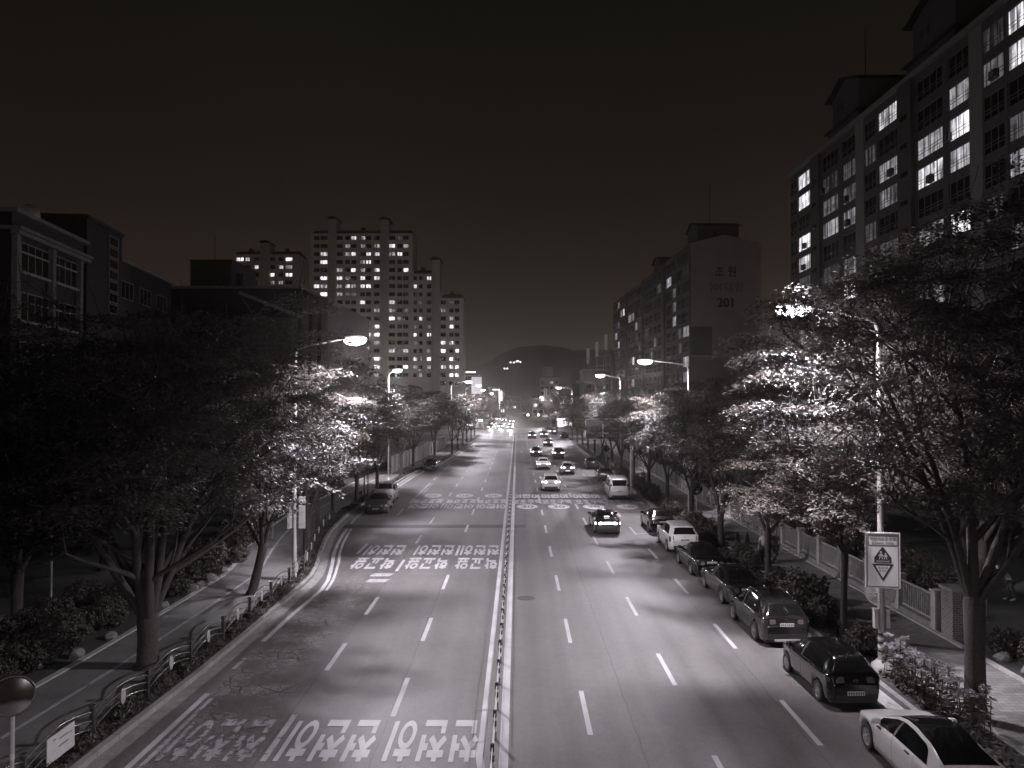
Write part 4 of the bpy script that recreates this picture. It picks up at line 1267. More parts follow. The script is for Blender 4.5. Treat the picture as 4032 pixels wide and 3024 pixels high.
# trees in the grounds behind both pavements
pk = [(21.5, 36, 0, 1.0), (24.5, 27, 1, 1.05), (19.5, 47, 0, .9), (26, 45, 1, 1.0), (21, 58, 0, .95), (28, 60, 1, 1.0), (22, 72, 0, .95), (30, 78, 1, 1.05), (22, 88, 0, .95), (23, 104, 1, .95), (22, 122, 0, 1.0), (30, 33, 0, 1.1), (24, 140, 1, .9)]
pk.sort(key=lambda q: q[1])
for i, (x, y, k, s) in enumerate(pk):
    plant(parks[k], x, y, .17, R(80 * i), s, f"dark tree in the park behind the right fence, {(['first'] + ORD)[i]} in depth", "trees in the right hand park", "park_tree")
vg = [(-19.5, 30, 0, .95), (-22, 41, 1, 1.0), (-18.5, 50, 0, .9), (-26, 33, 1, 1.0), (-20.5, 61, 1, .95), (-28, 52, 0, 1.1), (-21, 74, 0, .95), (-27, 68, 1, 1.05), (-22, 88, 1, .95), (-20, 24, 0, .8), (-31, 84, 0, 1.0), (-23, 104, 0, .9), (-22, 122, 1, .95), (-22, 142, 0, .95), (-24, 165, 1, 1.0)]
vg.sort(key=lambda q: q[1])
for i, (x, y, k, s) in enumerate(vg):
    plant(parks[k], x, y, .14, R(57 * i + 15), s, f"dark garden tree behind the left pavement, {(['first'] + ORD)[i]} in depth", "garden trees behind the left pavement", "garden_tree")
# ------------------------------------------------------------------ cars
def paint_mat(name, col, rough=.28):
    m = pm(name, col, rough if col > .1 else .16, 0.0, var=.04, scale=2, spec=.5, coat=.6 if col > .1 else 1.0)
    return m
for nm, c in (("white", .46), ("pearl", .50), ("silver", .26), ("grey", .05), ("black", .004), ("charcoal", .009), ("dark", .007)):
    M["car_" + nm] = paint_mat("car_paint_" + nm, c)

def smooth_interp(y, pts):
    xs = [p[0] for p in pts]; zs = [p[1] for p in pts]
    # average of a small window rounds the corners of the profile
    w = .05
    return float(sum(np.interp(y + k * w / 2, xs, zs) for k in (-2, -1, 0, 1, 2)) / 5)

KINDS = {
 "sedan": dict(L=4.75, W=1.84, wb=2.80, wr=.33, belt=[(-2.4, .96), (0, .95), (1.2, .93), (2.4, .90)], roofw=.585,
    top=[(-2.375, .62), (-2.35, .90), (-2.27, 1.03), (-1.72, 1.09), (-.95, 1.38), (-.55, 1.45), (-.1, 1.47), (.35, 1.43), (1.12, 1.07), (1.55, 1.01), (2.05, .88), (2.30, .74), (2.375, .5)],
    side=(-1.42, 1.02), rear=(-1.62, -.95), wind=(.42, 1.06)),
 "coupe": dict(L=4.72, W=1.86, wb=2.88, wr=.345, belt=[(-2.4, .98), (0, .95), (1.2, .90), (2.4, .84)], roofw=.60,
    top=[(-2.36, .66), (-2.34, .88), (-2.28, 1.0), (-2.05, 1.06), (-1.75, 1.14), (-1.0, 1.34), (-.45, 1.44), (-.05, 1.44), (.35, 1.36), (1.08, 1.05), (1.5, .97), (2.05, .84), (2.28, .69), (2.36, .48)],
    side=(-1.5, .92), rear=(-1.78, .42), wind=(.46, 1.02)),
 "suv": dict(L=4.62, W=1.90, wb=2.68, wr=.36, belt=[(-2.4, 1.10), (0, 1.06), (1.2, 1.04), (2.4, 1.0)], roofw=.66,
    top=[(-2.31, .62), (-2.30, .98), (-2.22, 1.14), (-1.93, 1.52), (-1.80, 1.62), (-1.2, 1.68), (-.2, 1.70), (.35, 1.64), (1.08, 1.18), (1.5, 1.10), (2.05, .99), (2.25, .84), (2.31, .55)],
    side=(-1.72, 1.0), rear=(-2.19, -1.90), wind=(.42, 1.03)),
 "hatch": dict(L=4.0, W=1.72, wb=2.5, wr=.31, belt=[(-2.1, 1.0), (0, .97), (1.2, .95), (2.1, .92)], roofw=.60,
    top=[(-2.0, .6), (-1.99, .9), (-1.93, 1.04), (-1.62, 1.36), (-1.45, 1.46), (-.9, 1.51), (-.1, 1.52), (.4, 1.46), (1.12, 1.07), (1.45, 1.0), (1.8, .88), (1.96, .72), (2.0, .5)],
    side=(-1.5, 1.0), rear=(-1.90, -1.55), wind=(.47, 1.06)),
 "van": dict(L=5.0, W=1.96, wb=3.05, wr=.35, belt=[(-2.6, 1.12), (0, 1.10), (1.2, 1.08), (2.6, 1.0)], roofw=.80,
    top=[(-2.5, .6), (-2.49, 1.1), (-2.44, 1.25), (-2.30, 1.80), (-2.18, 1.98), (-1.6, 2.06), (.3, 2.06), (.9, 1.94), (1.75, 1.22), (2.1, 1.10), (2.4, .92), (2.5, .6)],
    side=(-2.1, 1.6), rear=(-2.43, -2.27), wind=(.98, 1.7)),
}

class Shell:
    """body surface: sections along y, each from the sill up to the centre line of the roof"""
    def __init__(s, k):
        s.__dict__.update(KINDS[k]); s.k = k
        s.h = s.L / 2
        s.ax = (s.wb / 2 + (.06 if k != "van" else 0), -s.wb / 2 + .02)
    def zt(s, y): return smooth_interp(y, s.top)
    def zs(s, y): return min(s.zt(y) - .045, smooth_interp(y, s.belt))
    def w(s, y):
        t = abs(y) / s.h
        e = 1 - .055 * max(0, (t - .45) / .55) ** 2
        lim = .22 if y > 0 else .16
        d = s.h - abs(y)
        lim = .55 if y > 0 else .34
        if d < lim: e -= (.24 if y > 0 else .15) * (1 - d / lim) ** 2.2
        return s.W / 2 * e
    def zb(s, y):
        z = .21
        d = s.h - abs(y)
        if d < .5: z += .10 * (1 - d / .5) ** 1.5
        for a in s.ax:
            r = s.wr + .065
            q = r * r - (y - a) ** 2
            if q > 0: z = max(z, s.wr - .01 + math.sqrt(q))
        return z
    def sec(s, y):
        zt, zs, zb, w = s.zt(y), s.zs(y), s.zb(y), s.w(y)
        zb = min(zb, zs - .08)
        c = min(1, max(0, (zt - zs - .05) / .32)); c = c * c * (3 - 2 * c)
        wr = w * (.86 * (1 - c) + s.roofw * c)
        ze = zt - (.02 + .045 * c)
        H = zs - zb
        P_ = [(w * .84, zb), (w * .955, zb + .012), (w * .985, zb + H * .28), (w * 1.0, zb + H * .62), (w * .985, zb + H * .86), (w * .955, zs), (w * .935, zs + .012)]
        for t in (.25, .5, .75, .94):
            P_.append((w * .93 * (1 - t) + wr * t + .03 * c * math.sin(math.pi * t), zs + .012 + (ze - zs - .012) * t))
        P_ += [(wr * .95, zt - .018 - .02 * c), (wr * .8, zt - .010 - .008 * c), (wr * .42, zt - .003), (0, zt)]
        return P_
    def pt(s, y, u):
        P_ = s.sec(y); u = min(max(u, 0), len(P_) - 1 - 1e-6); i = int(u); t = u - i
        return Vector((P_[i][0] * (1 - t) + P_[i + 1][0] * t, y, P_[i][1] * (1 - t) + P_[i + 1][1] * t))
    def nrm(s, y, u):
        a = s.pt(y + .02, u) - s.pt(y - .02, u)
        b = s.pt(y, u + .05) - s.pt(y, max(0, u - .05))
        n = a.cross(b)
        if n.length < 1e-9: return Vector((1, 0, 0))
        n.normalize()
        if n.x * 1.0 + n.z < 0: n = -n
        return n
    def yend(s, z, rear=True):
        ys = np.linspace(-s.h, -s.h * .7, 60) if rear else np.linspace(s.h, s.h * .7, 60)
        for y in ys:
            if s.zt(float(y)) >= z: return float(y)
        return float(ys[-1])

def patch(mb, S, ya, yb, ulo, uhi, off, sides=(1, -1), ny=14, nu=5, mi=0):
    """glass or lamp panel lying just proud of the body; ulo/uhi are functions of y or numbers"""
    fl = ulo if callable(ulo) else (lambda y: ulo); fh_ = uhi if callable(uhi) else (lambda y: uhi)
    for sx in sides:
        vs = []
        for i in range(ny + 1):
            y = ya + (yb - ya) * i / ny
            for j in range(nu + 1):
                u = fl(y) + (fh_(y) - fl(y)) * j / nu
                p = S.pt(y, u) + S.nrm(y, u) * off
                vs.append((p.x * sx, p.y, p.z))
        fs = [(i * (nu + 1) + j, (i + 1) * (nu + 1) + j, (i + 1) * (nu + 1) + j + 1, i * (nu + 1) + j + 1) for i in range(ny) for j in range(nu)]
        mb.add(vs, fs, mi, True)

def topglass(mb, S, ya, yb, off, frac=.93, ny=14, taper=0.0):
    nx = 10
    vs = []
    for i in range(ny + 1):
        t = i / ny; y = ya + (yb - ya) * t
        fr = frac * (1 - taper * (1 - t) ** 4)
        for j in range(nx + 1):
            q = -1 + 2 * j / nx
            u = 14 - abs(q) * fr * 3.0
            p = S.pt(y, u) + S.nrm(y, u) * off
            vs.append((math.copysign(p.x, q), p.y, p.z))
    fs = [(i * (nx + 1) + j, i * (nx + 1) + j + 1, (i + 1) * (nx + 1) + j + 1, (i + 1) * (nx + 1) + j) for i in range(ny) for j in range(nx)]
    mb.add(vs, fs, 0, True)

BODY = {}
def body_mesh(S, paint, two=None):
    key = (S.k, paint)
    if key in BODY: return BODY[key]
    b = MB()
    ys = set(np.linspace(-S.h, S.h, 64))
    for a in S.ax:
        r = S.wr + .065
        for q in np.linspace(-1, 1, 17): ys.add(a + r * math.sin(q * math.pi / 2) * .9999)
    for q in (.01, .03, .06, .1, .15): ys.add(S.h - q); ys.add(-S.h + q)
    ys = sorted(ys)
    yy = [ys[0]]
    for y in ys[1:]:
        if y - yy[-1] > .006: yy.append(y)
    n = len(S.sec(0))
    vs = []
    for y in yy:
        P_ = S.sec(y)
        vs += [(x, y, z) for x, z in P_] + [(-x, y, z) for x, z in P_[-2::-1]]
    m = 2 * n - 1
    fs = [(i * m + j, (i + 1) * m + j, (i + 1) * m + j + 1, i * m + j + 1) for i in range(len(yy) - 1) for j in range(m - 1)]
    b.add(vs, fs, 0, True)
    for e in (0, len(yy) - 1):               # bluff ends
        for j in range(n - 1):
            f = [e * m + j, e * m + j + 1, e * m + m - 2 - j, e * m + m - 1 - j]
            if j == n - 2: f = f[:2] + [f[3]]
            b.f.append(f if e else f[::-1]); b.m.append(0); b.sm.append(False)
    # dark underside and wheel wells
    b.b2((-S.W * .41, -S.h + .12, .17), (S.W * .41, S.h - .15, .30), 1)
    b.b2((-S.W * .36, -S.h + .25, .30), (S.W * .36, S.h - .3, .72), 1)
    me = b.mesh("body", [M["car_" + paint], M["black"]])
    BODY[key] = me
    return me

WHEEL = {}
def wheel_meshes(r, spokes, rimmat="rim"):
    key = (round(r, 3), spokes, rimmat)
    if key in WHEEL: return WHEEL[key]
    Mx = Matrix.Rotation(R(90), 4, "Y")
    b = MB()
    b.lathe([(r * .62, -.10), (r * .90, -.108), (r * .98, -.085), (r, -.05), (r, .05), (r * .98, .085), (r * .90, .108), (r * .62, .10), (r * .62, -.10)], 28, 0, Mx)
    ty = b.mesh("wheel", [M["rubber"]])
    b = MB()
    b.lathe([(r * .655, .098), (r * .63, .105), (r * .60, .09), (r * .58, .03), (0, .03)], 28, 0, Mx)
    b.lathe([(r * .58, .035), (0, .035)], 24, 1, Mx)
    b.lathe([(r * .14, .04), (r * .14, .10), (r * .10, .108), (0, .108)], 14, 0, Mx)
    for k in range(spokes):
        a = 2 * math.pi * k / spokes
        RM = Matrix.Rotation(a, 4, "X")
        p = [RM @ Vector((xx, yy, zz)) for xx, yy, zz in ((.05, -r * .055, r * .1), (.05, r * .055, r * .1), (.05, r * .09, r * .61), (.05, -r * .09, r * .61),
             (.100, -r * .045, r * .1), (.100, r * .045, r * .1), (.092, r * .07, r * .61), (.092, -r * .07, r * .61))]
        b.add(p, [(4, 5, 6, 7), (0, 4, 7, 3), (1, 2, 6, 5), (3, 7, 6, 2)], 0)
    ri = b.mesh("rim", [M[rimmat], M["black"]])
    WHEEL[key] = (ty, ri)
    return WHEEL[key]

def make_car(kind, paint, x, y, label, rz=0.0, tail=False, head=False, bar=False, spokes=5, chrome=False, rails=False, group=None, name="parked_car", cat="car",
             plate_lit=False, roofglass=False, silver_skid=False, name_glass=True, rimmat="rim", badge=True, vert_lamps=False, simple=False):
    S = Shell(kind)
    c = empty(name, (x, y, 0.0), rz, label, cat, group)
    link("body", body_mesh(S, paint), c)
    # glass
    g = MB(); topglass(g, S, S.wind[0], S.wind[1], .006, .92); g.build("windscreen", M["car_glass"], c)
    g = MB()
    if kind == "coupe": topglass(g, S, S.rear[0], S.rear[1], .006, 1.04, 26, .25)
    else: topglass(g, S, S.rear[0], S.rear[1], .006, .95 if kind != "van" else .90, 10, .1)
    g.build("rear_window", M["car_glass"], c)
    ya, yb = S.side
    def ulo(q): return 6.15
    def uhi(q):
        t = (q - ya) / (yb - ya)
        lim = 9.75
        if t < .22: lim = 6.25 + 3.5 * math.sin(t / .22 * math.pi / 2) ** .8
        return lim
    for sx in (1, -1):
        g = MB(); patch(g, S, ya, yb, ulo, uhi, .006, (sx,), 30, 5)
        w_ = g.build("side_window", M["car_glass"], c)
        if chrome:
            g = MB()
            pts = []
            for i in range(31):
                q = ya + (yb - ya) * i / 30; p = S.pt(q, uhi(q) + .12) + S.nrm(q, uhi(q)) * .012; pts.append((p.x * sx, p.y, p.z))
            lo = []
            for i in range(31):
                q = yb - (yb - ya) * i / 30; p = S.pt(q, 6.05) + S.nrm(q, 6.05) * .012; lo.append((p.x * sx, p.y, p.z))
            g.tube(pts + lo + [pts[0]], .011, 5); g.build("window_trim", M["chrome"], w_)
        if not simple:
            mid = .05 if kind != "van" else -.3
            g = MB(); patch(g, S, mid - .045, mid + .045, 6.1, 9.8, .009, (sx,), 2, 5, 0); g.build("door_pillar", M["black"], c)
            for q in (mid, S.ax[0] - S.wr - .12 if kind != "van" else .95, S.ax[1] + S.wr + .10):
                g = MB(); patch(g, S, q - .006, q + .006, 1.2, 5.9, .003, (sx,), 1, 8, 0); g.build("door_seam", M["black"], c)
            for q in (mid + .16 + .55, mid - .75):
                g = MB(); p = S.pt(q, 4.6)
                g.box((p.x * sx + sx * .018, q, p.z), (.03, .20, .035), 0); g.build("door_handle", M["chrome"] if chrome else M["car_" + paint] if kind != "coupe" else M["black"], c)
        p = S.pt(S.wind[1] - .18, 6.1)
        g = MB()
        Mx = Matrix.Translation(((p.x + .10) * sx, p.y - .02, p.z + .10)) @ Matrix.Diagonal((1.0, .55, .72, 1))
        g.lathe([(0, .13), (.07, .11), (.115, .05), (.12, -.03), (.10, -.10), (0, -.12)], 12, 0, Mx @ Matrix.Rotation(R(90), 4, "Y"))
        g.tube([(p.x * sx * .97, p.y, p.z + .02), ((p.x + .08) * sx, p.y - .02, p.z + .07)], .022, 6, 0)
        g.build("wing_mirror", M["car_" + paint], c)
    # wheels
    ty, ri = wheel_meshes(S.wr, spokes, rimmat)
    for a in S.ax:
        for sx in (1, -1):
            wl_ = link("wheel", ty, c, (sx * (S.W / 2 - .115), a, S.wr), (0, 0, 0 if sx > 0 else math.pi))
            link("rim", ri, wl_)
    # rear lamps
    zl = .80 if kind in ("sedan", "coupe", "hatch") else .96 if kind == "suv" else 1.0
    if kind == "hatch": zl = .88
    for sx in (1, -1):
        g = MB()
        if vert_lamps or kind == "van":
            z0_, z1_ = (.72, 1.08) if kind != "van" else (.85, 1.45)
            w0 = .12
        else: z0_, z1_, w0 = zl - .08, zl + .09, .36
        yr = S.yend((z0_ + z1_) / 2)
        xw = S.w(-S.h + .04) * .97
        nn = 6
        vs = []
        for i in range(nn + 1):
            t = i / nn
            xx = xw - w0 * (1 - t) if t < 1 else xw
            for z in (z0_ + (.02 if i == 0 else 0), z1_ - (.02 if i == 0 else 0)):
                yy = S.yend(min(z, S.zt(-S.h + .12) - .03)) - .012 + (.05 * t ** 3)
                vs.append((sx * xx, yy, z))
        for dy in (.10, .22):                                  # wraps round the flank
            q = -S.h + dy
            for z in (z0_ + .01, z1_ - .02): 
                vs.append((sx * (S.w(q) * 1.004 + .004), q, z))
        k_ = len(vs) // 2
        g.add(vs, [(2 * i, 2 * i + 1, 2 * i + 3, 2 * i + 2) for i in range(k_ - 1)], 0, True)
        g.build("tail_light", M["tail_on"] if tail else M["tail_off"], c)
        # front lamps
        g = MB()
        zf = .70 if kind in ("sedan", "coupe") else .84 if kind != "hatch" else .76
        vs = []
        for i in range(7):
            t = i / 6
            for z in (zf - .07, zf + .06):
                if t <= .6:
                    xx = S.W * .23 + (S.w(S.h - .1) * .93 - S.W * .23) * (t / .6); yy = S.yend(z, False) + .014 - .10 * (t / .6) ** 3
                else:
                    q = S.h - .10 - (t - .6) / .4 * .32; xx = S.w(q) + .008; yy = q
                vs.append((sx * xx, yy, z))
        g.add(vs, [(2 * i, 2 * i + 1, 2 * i + 3, 2 * i + 2) for i in range(6)], 0, True)
        g.build("headlight", M["head_on"] if head else M["head_off"], c)
    if bar:
        g = MB(); yr = S.yend(zl); g.box((0, yr - .012, zl), (1.3, .02, .075), 0); g.build("light_bar", M["tail_on"], c)
    if tail and not simple:
        g = MB(); zz = S.zt(-1.6) - .02 if kind == "sedan" else S.zt(S.rear[1]) - .03
        yy = S.rear[1] - .0 if kind != "sedan" else S.rear[0] + .05
        g.box((0, yy, S.zt(yy) + .012), (.34, .03, .025), 0); g.build("brake_light", M["tail_on"], c)
    # plates, bumpers, badge
    zp = {"sedan": .82, "coupe": .80, "suv": .86, "hatch": .50, "van": .80}[kind]
    g = MB(); yp = S.yend(zp) - .014
    g.box((0, yp, zp), (.52, .014, .125), 0)
    for k in range(7): g.box((-.2 + k * .066 + (.02 if k > 2 else 0), yp - .008, zp), (.036, .003, .07), 1)
    g.build("number_plate", [M["plate_on"] if plate_lit else M["plate"], M["sign_black"]], c)
    g = MB(); yp = S.yend(.46, False) + .014
    g.box((0, yp, .46), (.52, .014, .12), 0)
    for k in range(7): g.box((-.2 + k * .066, yp + .008, .46), (.036, .003, .07), 1)
    g.build("number_plate", [M["plate"], M["sign_black"]], c)
    g = MB()
    xb = S.w(-S.h) * .9
    g.b2((-xb, -S.h - .015, .30), (xb, -S.h + .03, .44 if kind != "suv" else .52), 0)
    if silver_skid: g.b2((-xb * .7, -S.h - .035, .26), (xb * .7, -S.h + .02, .34), 1)
    g.build("bumper_trim", [M["black"], M["galv"]], c)
    g = MB(); g.b2((-xb * .75, S.h - .03, .28), (xb * .75, S.h + .012, .40), 0); g.build("bumper_trim", M["black"], c)
    if kind != "coupe":
        g = MB(); yg = S.yend(.65, False); g.b2((-.42, yg - .04, .59), (.42, yg + .012, .71), 0)
        for k in range(4): g.b2((-.40, yg + .0125, .605 + k * .027), (.40, yg + .018, .613 + k * .027), 1)
        g.build("grille", [M["black"], M["chrome"]], c)
    if badge:
        zb_ = zp + .16 if kind != "hatch" else .86
        yb_ = S.yend(zb_) - .012
        g = MB(); g.tube([(.07 * math.cos(t), yb_, zb_ + .035 * math.sin(t)) for t in [k * math.pi / 6 for k in range(13)]], .007, 5); g.build("emblem", M["chrome"], c)
    if rails:
        for sx in (1, -1):
            pts = [(sx * (S.pt(q, 11).x - .02), q, S.pt(q, 11).z + (.055 if 0 < i < 9 else .0)) for i, q in enumerate(np.linspace(-1.5, .3, 10))]
            g = MB(); g.tube(pts, .018, 6); g.build("roof_rail", M["chrome"], c)
    if kind in ("sedan", "hatch", "suv"):
        q = S.rear[1] + .12
        g = MB(); z = S.zt(q); g.add([(-.012, q - .1, z), (.012, q - .1, z), (.012, q + .08, z), (-.012, q + .08, z), (-.006, q - .09, z + .07), (.006, q - .09, z + .07)],
              [(0, 1, 5, 4), (1, 2, 5), (3, 0, 4), (2, 3, 4, 5)], 0); g.build("roof_aerial", M["black"], c)
    return c

PK = "cars parked along the right kerb"
make_car("coupe", "pearl", 10.12, 19.1, "white parked car with a long black glass roof, nearest on the right kerb", R(-1), spokes=7, badge=False, group=PK, rimmat="galv")
make_car("hatch", "black", 10.02, 25.15, "small black parked hatchback behind the white glass roofed car", R(1.5), spokes=10, group=PK)
make_car("suv", "charcoal", 9.98, 31.15, "dark parked sport utility car with a silver bumper lip and pale number plate", R(1), spokes=5, group=PK, silver_skid=True, rails=True)
make_car("sedan", "charcoal", 10.10, 36.6, "dark parked saloon just ahead of the silver lipped utility car", R(2), spokes=5, group=PK, chrome=True)
make_car("sedan", "black", 9.98, 42.2, "glossy black parked saloon with chrome window outline behind the white utility car", R(1), spokes=8, group=PK, chrome=True)
make_car("suv", "white", 9.98, 48.4, "white parked sport utility car with upright tail lamps between two black saloons", R(0), spokes=5, group=PK, vert_lamps=True)
make_car("sedan", "black", 10.0, 55.3, "black parked saloon directly in front of the white parked utility car", R(0), spokes=5, group=PK, chrome=True)
make_car("van", "white", 9.4, 73.2, "tall white people carrier beside the kerb past the painted 30 circles", R(-1), spokes=5, group=None, name="people_carrier", cat="van", tail=False)
make_car("sedan", "grey", 9.95, 88.6, "grey parked saloon directly ahead of the white people carrier", R(-1), group=PK, simple=True)
make_car("sedan", "grey", 9.9, 103.8, "grey parked saloon second ahead of the white people carrier", R(-1), group=PK, simple=True)
make_car("sedan", "black", 11.0, 181, "black parked car farthest along the right kerb", R(0), group=PK, simple=True)

MV = "cars driving away in the right carriageway"
make_car("sedan", "charcoal", 6.15, 54.9, "dark moving saloon with a full width lit tail light bar", 0, True, bar=True, plate_lit=True, group=MV, name="moving_car", chrome=True)
make_car("suv", "white", 3.35, 79.4, "white moving sport utility car with lit tail lamps in the lane beside the median", 0, True, group=MV, name="moving_car", simple=True)
make_car("hatch", "silver", 6.15, 96.2, "pale moving hatchback with flaring tail lamps in the middle lane", 0, True, group=MV, name="moving_car", simple=True, plate_lit=True)
make_car("sedan", "white", 3.4, 103.0, "white moving saloon ahead of the white utility car in the median lane", 0, True, group=MV, name="moving_car", simple=True, plate_lit=True)
make_car("suv", "dark", 6.3, 121.3, "dark moving utility car ahead of the pale hatchback in the middle lane", 0, True, group=MV, name="moving_car", simple=True)
make_car("sedan", "dark", 3.0, 126.3, "dark moving saloon ahead of the white saloon in the median lane", 0, True, group=MV, name="moving_car", simple=True)
make_car("sedan", "dark", 6.05, 153, "dark moving car well ahead in the middle lane before the junction", 0, True, group=MV, name="moving_car", simple=True)
make_car("suv", "dark", 3.4, 180, "dark car with glittering lamps waiting at the stop line in the median lane", 0, True, group=MV, name="moving_car", simple=True)
make_car("suv", "dark", 6.3, 185, "dark car with glittering lamps waiting at the stop line in the middle lane", 0, True, group=MV, name="moving_car", simple=True)
make_car("sedan", "silver", 9.2, 206, "pale car entering the junction from the kerb lane", 0, True, group=MV, name="moving_car", simple=True)

LB_ = "cars parked in the left lay-by"
make_car("sedan", "grey", -11.5, 64.1, "dark grey saloon parked facing us at the near end of the left lay-by", math.pi + R(3), group=LB_, spokes=10)
make_car("suv", "silver", -11.95, 70.2, "pale utility car with roof rails parked behind the grey saloon in the left lay-by", math.pi + R(2), group=LB_, rails=True)
make_car("sedan", "black", -11.3, 101, "black car parked alone at the far end of the left lay-by", math.pi, group=LB_, simple=True)

ON = "oncoming cars with headlights on at the junction"
for x, y, k, p, lb in ((-2.3, 236, "sedan", "silver", "oncoming car with the brightest glaring headlights beside the median"), (-5.3, 242, "suv", "white", "oncoming utility car with headlights on in the middle lane"),
        (-8.2, 240, "sedan", "grey", "oncoming car with headlights on in the kerb lane"), (-2.2, 262, "suv", "grey", "second oncoming car queued beside the median"),
        (-5.2, 268, "hatch", "silver", "second oncoming car queued in the middle lane"), (-8.3, 272, "sedan", "dark", "second oncoming car queued in the kerb lane"),
        (-2.2, 300, "sedan", "white", "third oncoming car far back beside the median"), (-5.3, 310, "suv", "dark", "third oncoming car far back in the middle lane"), (-8.2, 330, "van", "white", "white van among the oncoming cars far back")):
    oc = make_car(k, p, x, y, lb, math.pi, head=True, group=ON, name="oncoming_car", simple=True)
    if y < 290:
        ld = bpy.data.lights.new("headlight_beam", "SPOT"); ld.energy = 9000 if x > -3 and y < 240 else 3500; ld.color = (1.0, .97, 1.03)
        ld.spot_size = R(50); ld.spot_blend = .8; ld.shadow_soft_size = .2
        lo = bpy.data.objects.new("headlight_beam", ld); COL.objects.link(lo); lo.parent = oc
        lo.location = (0, Shell(k).h + .15, .72); lo.rotation_euler = (R(88), 0, 0)
b_ = make_car("sedan", "white", 8.5, 214, "pale car crossing the junction from the right, seen side on", R(90), group=None, name="crossing_car", simple=True, head=True)
# ------------------------------------------------------------------ street lamps
def street_lamp(x, y, ang, label, arm=3.1, H=12.2, lit=True, base=False, power=15500, rise=.35):
    o = empty("street_lamp", (x, y, .13), 0, label, "street lamp", "street lamps with a single long arm")
    g = MB()
    g.tube([(0, 0, 0), (0, 0, 4), (0, 0, H - .5), ], [.115, .10, .07], 12)
    g.lathe([(.2, 0), (.2, .03), (.13, .04), (.13, .35), (.118, .36)], 12)
    g.build("pole", M["galv"], o)
    dx, dy = math.cos(ang), math.sin(ang)
    g = MB()
    pts = [(0, 0, H - .5), (dx * .12, dy * .12, H - .12), (dx * .5, dy * .5, H + .02), (dx * (arm - .5), dy * (arm - .5), H + rise), ]
    g.tube(pts, [.07, .06, .055, .04], 8); g.build("arm", M["galv"], o)
    RZ = Matrix.Rotation(ang, 3, "Z")
    hx, hy, hz = dx * arm, dy * arm, H + rise + .02
    g = MB()
    g.prism([(-.55, -.12), (-.40, -.17), (.35, -.19), (.50, -.10), (.50, .10), (.35, .19), (-.40, .17), (-.55, .12)], -.03, .07, 0)
    g.prism([(-.30, -.12), (.28, -.14), (.28, .14), (-.30, .12)], .07, .11, 0)
    h = g.build("lamp_head", M["galv"], o, (hx, hy, hz), (0, 0, ang))
    g = MB(); g.lathe([(.27, -.031), (.27, -.15), (.22, -.26), (.12, -.32), (0, -.34)], 18, 0, Matrix.Diagonal((2.3, 1.25, 1.1, 1)))  # bowl oversized, its shape standing in for the lamp's glare
    g.build("lens", M["lens"] if lit else M["head_off"], h)
    if lit:
        ld = bpy.data.lights.new("lamp_light", "SPOT")
        ld.energy = power; ld.color = LAMP_COL; ld.spot_size = R(166); ld.spot_blend = .30; ld.shadow_soft_size = .4
        lo = bpy.data.objects.new("lamp_light", ld); COL.objects.link(lo); lo.parent = o
        lo.location = (hx, hy, hz - .42)
        ld = bpy.data.lights.new("lamp_bowl_light", "POINT")          # stray light from the glowing bowl itself
        ld.energy = power * .10; ld.color = LAMP_COL; ld.shadow_soft_size = .16
        lo = bpy.data.objects.new("lamp_bowl_light", ld); COL.objects.link(lo); lo.parent = o
        lo.location = (hx, hy, hz - .55)
    return o
PI = math.pi
street_lamp(12.27, 26.2, PI + R(12), "street lamp in the right foreground carrying the school zone sign on its pole", 3.2, 11.85)
street_lamp(14.2, 64.0, PI, "street lamp on the right against the numbered apartment block", 3.6, 12.0)
street_lamp(13.7, 102.5, PI, "street lamp on the right, lit, next beyond the one against the numbered block", 2.7, 12.0)
street_lamp(14.0, 139, PI, "unlit street lamp with a bare arm on the right before the rooftop antennas", 3.0, 12.0, lit=False)
street_lamp(12.6, 178, PI, "far street lamp on the right hidden among trees before the junction", 3.0, 11.5)
street_lamp(10.7, 246, PI, "farthest right street lamp, its thin pole standing at the junction", 3.0, 9.4, power=11000)
street_lamp(-11.2, 38.7, R(-22), "nearest left street lamp with signboards strapped to its pole and a large glare", 3.55, 11.75)
street_lamp(-14.6, 87, R(-35), "second street lamp on the left, beside the lay-by", 1.4, 12.1)
street_lamp(-12.0, 139, 0, "third street lamp on the left with its arm against the dark sky", 3.1, 12.0)
street_lamp(-12.0, 178, 0, "fourth street lamp on the left above the bright far tree", 3.0, 12.0)
street_lamp(-12.5, 222, 0, "fifth street lamp on the left at the junction", 2.6, 11.5)
street_lamp(-12.5, 290, 0, "farthest left street lamp beyond the junction", 2.8, 11.0, power=11000)
street_lamp(12.27, -13, PI, "street lamp of the right hand row behind the viewpoint", 3.15, 11.85)
street_lamp(-11.6, -11, 0, "street lamp of the left hand row behind the viewpoint", 3.1, 12.05, power=8500)

# ------------------------------------------------------------------ signs and boxes
def flat(mb, body, w, h, x, z, y, mi, off=.02):
    fit_text(mb, body, w, h, Matrix.Translation((x, y, z)) @ Matrix.Rotation(R(90), 4, "X"), mi, off)
def poly(mb, pts, y, mi):
    mb.add([(x, y, z) for x, z in pts], [tuple(range(len(pts)))], mi)
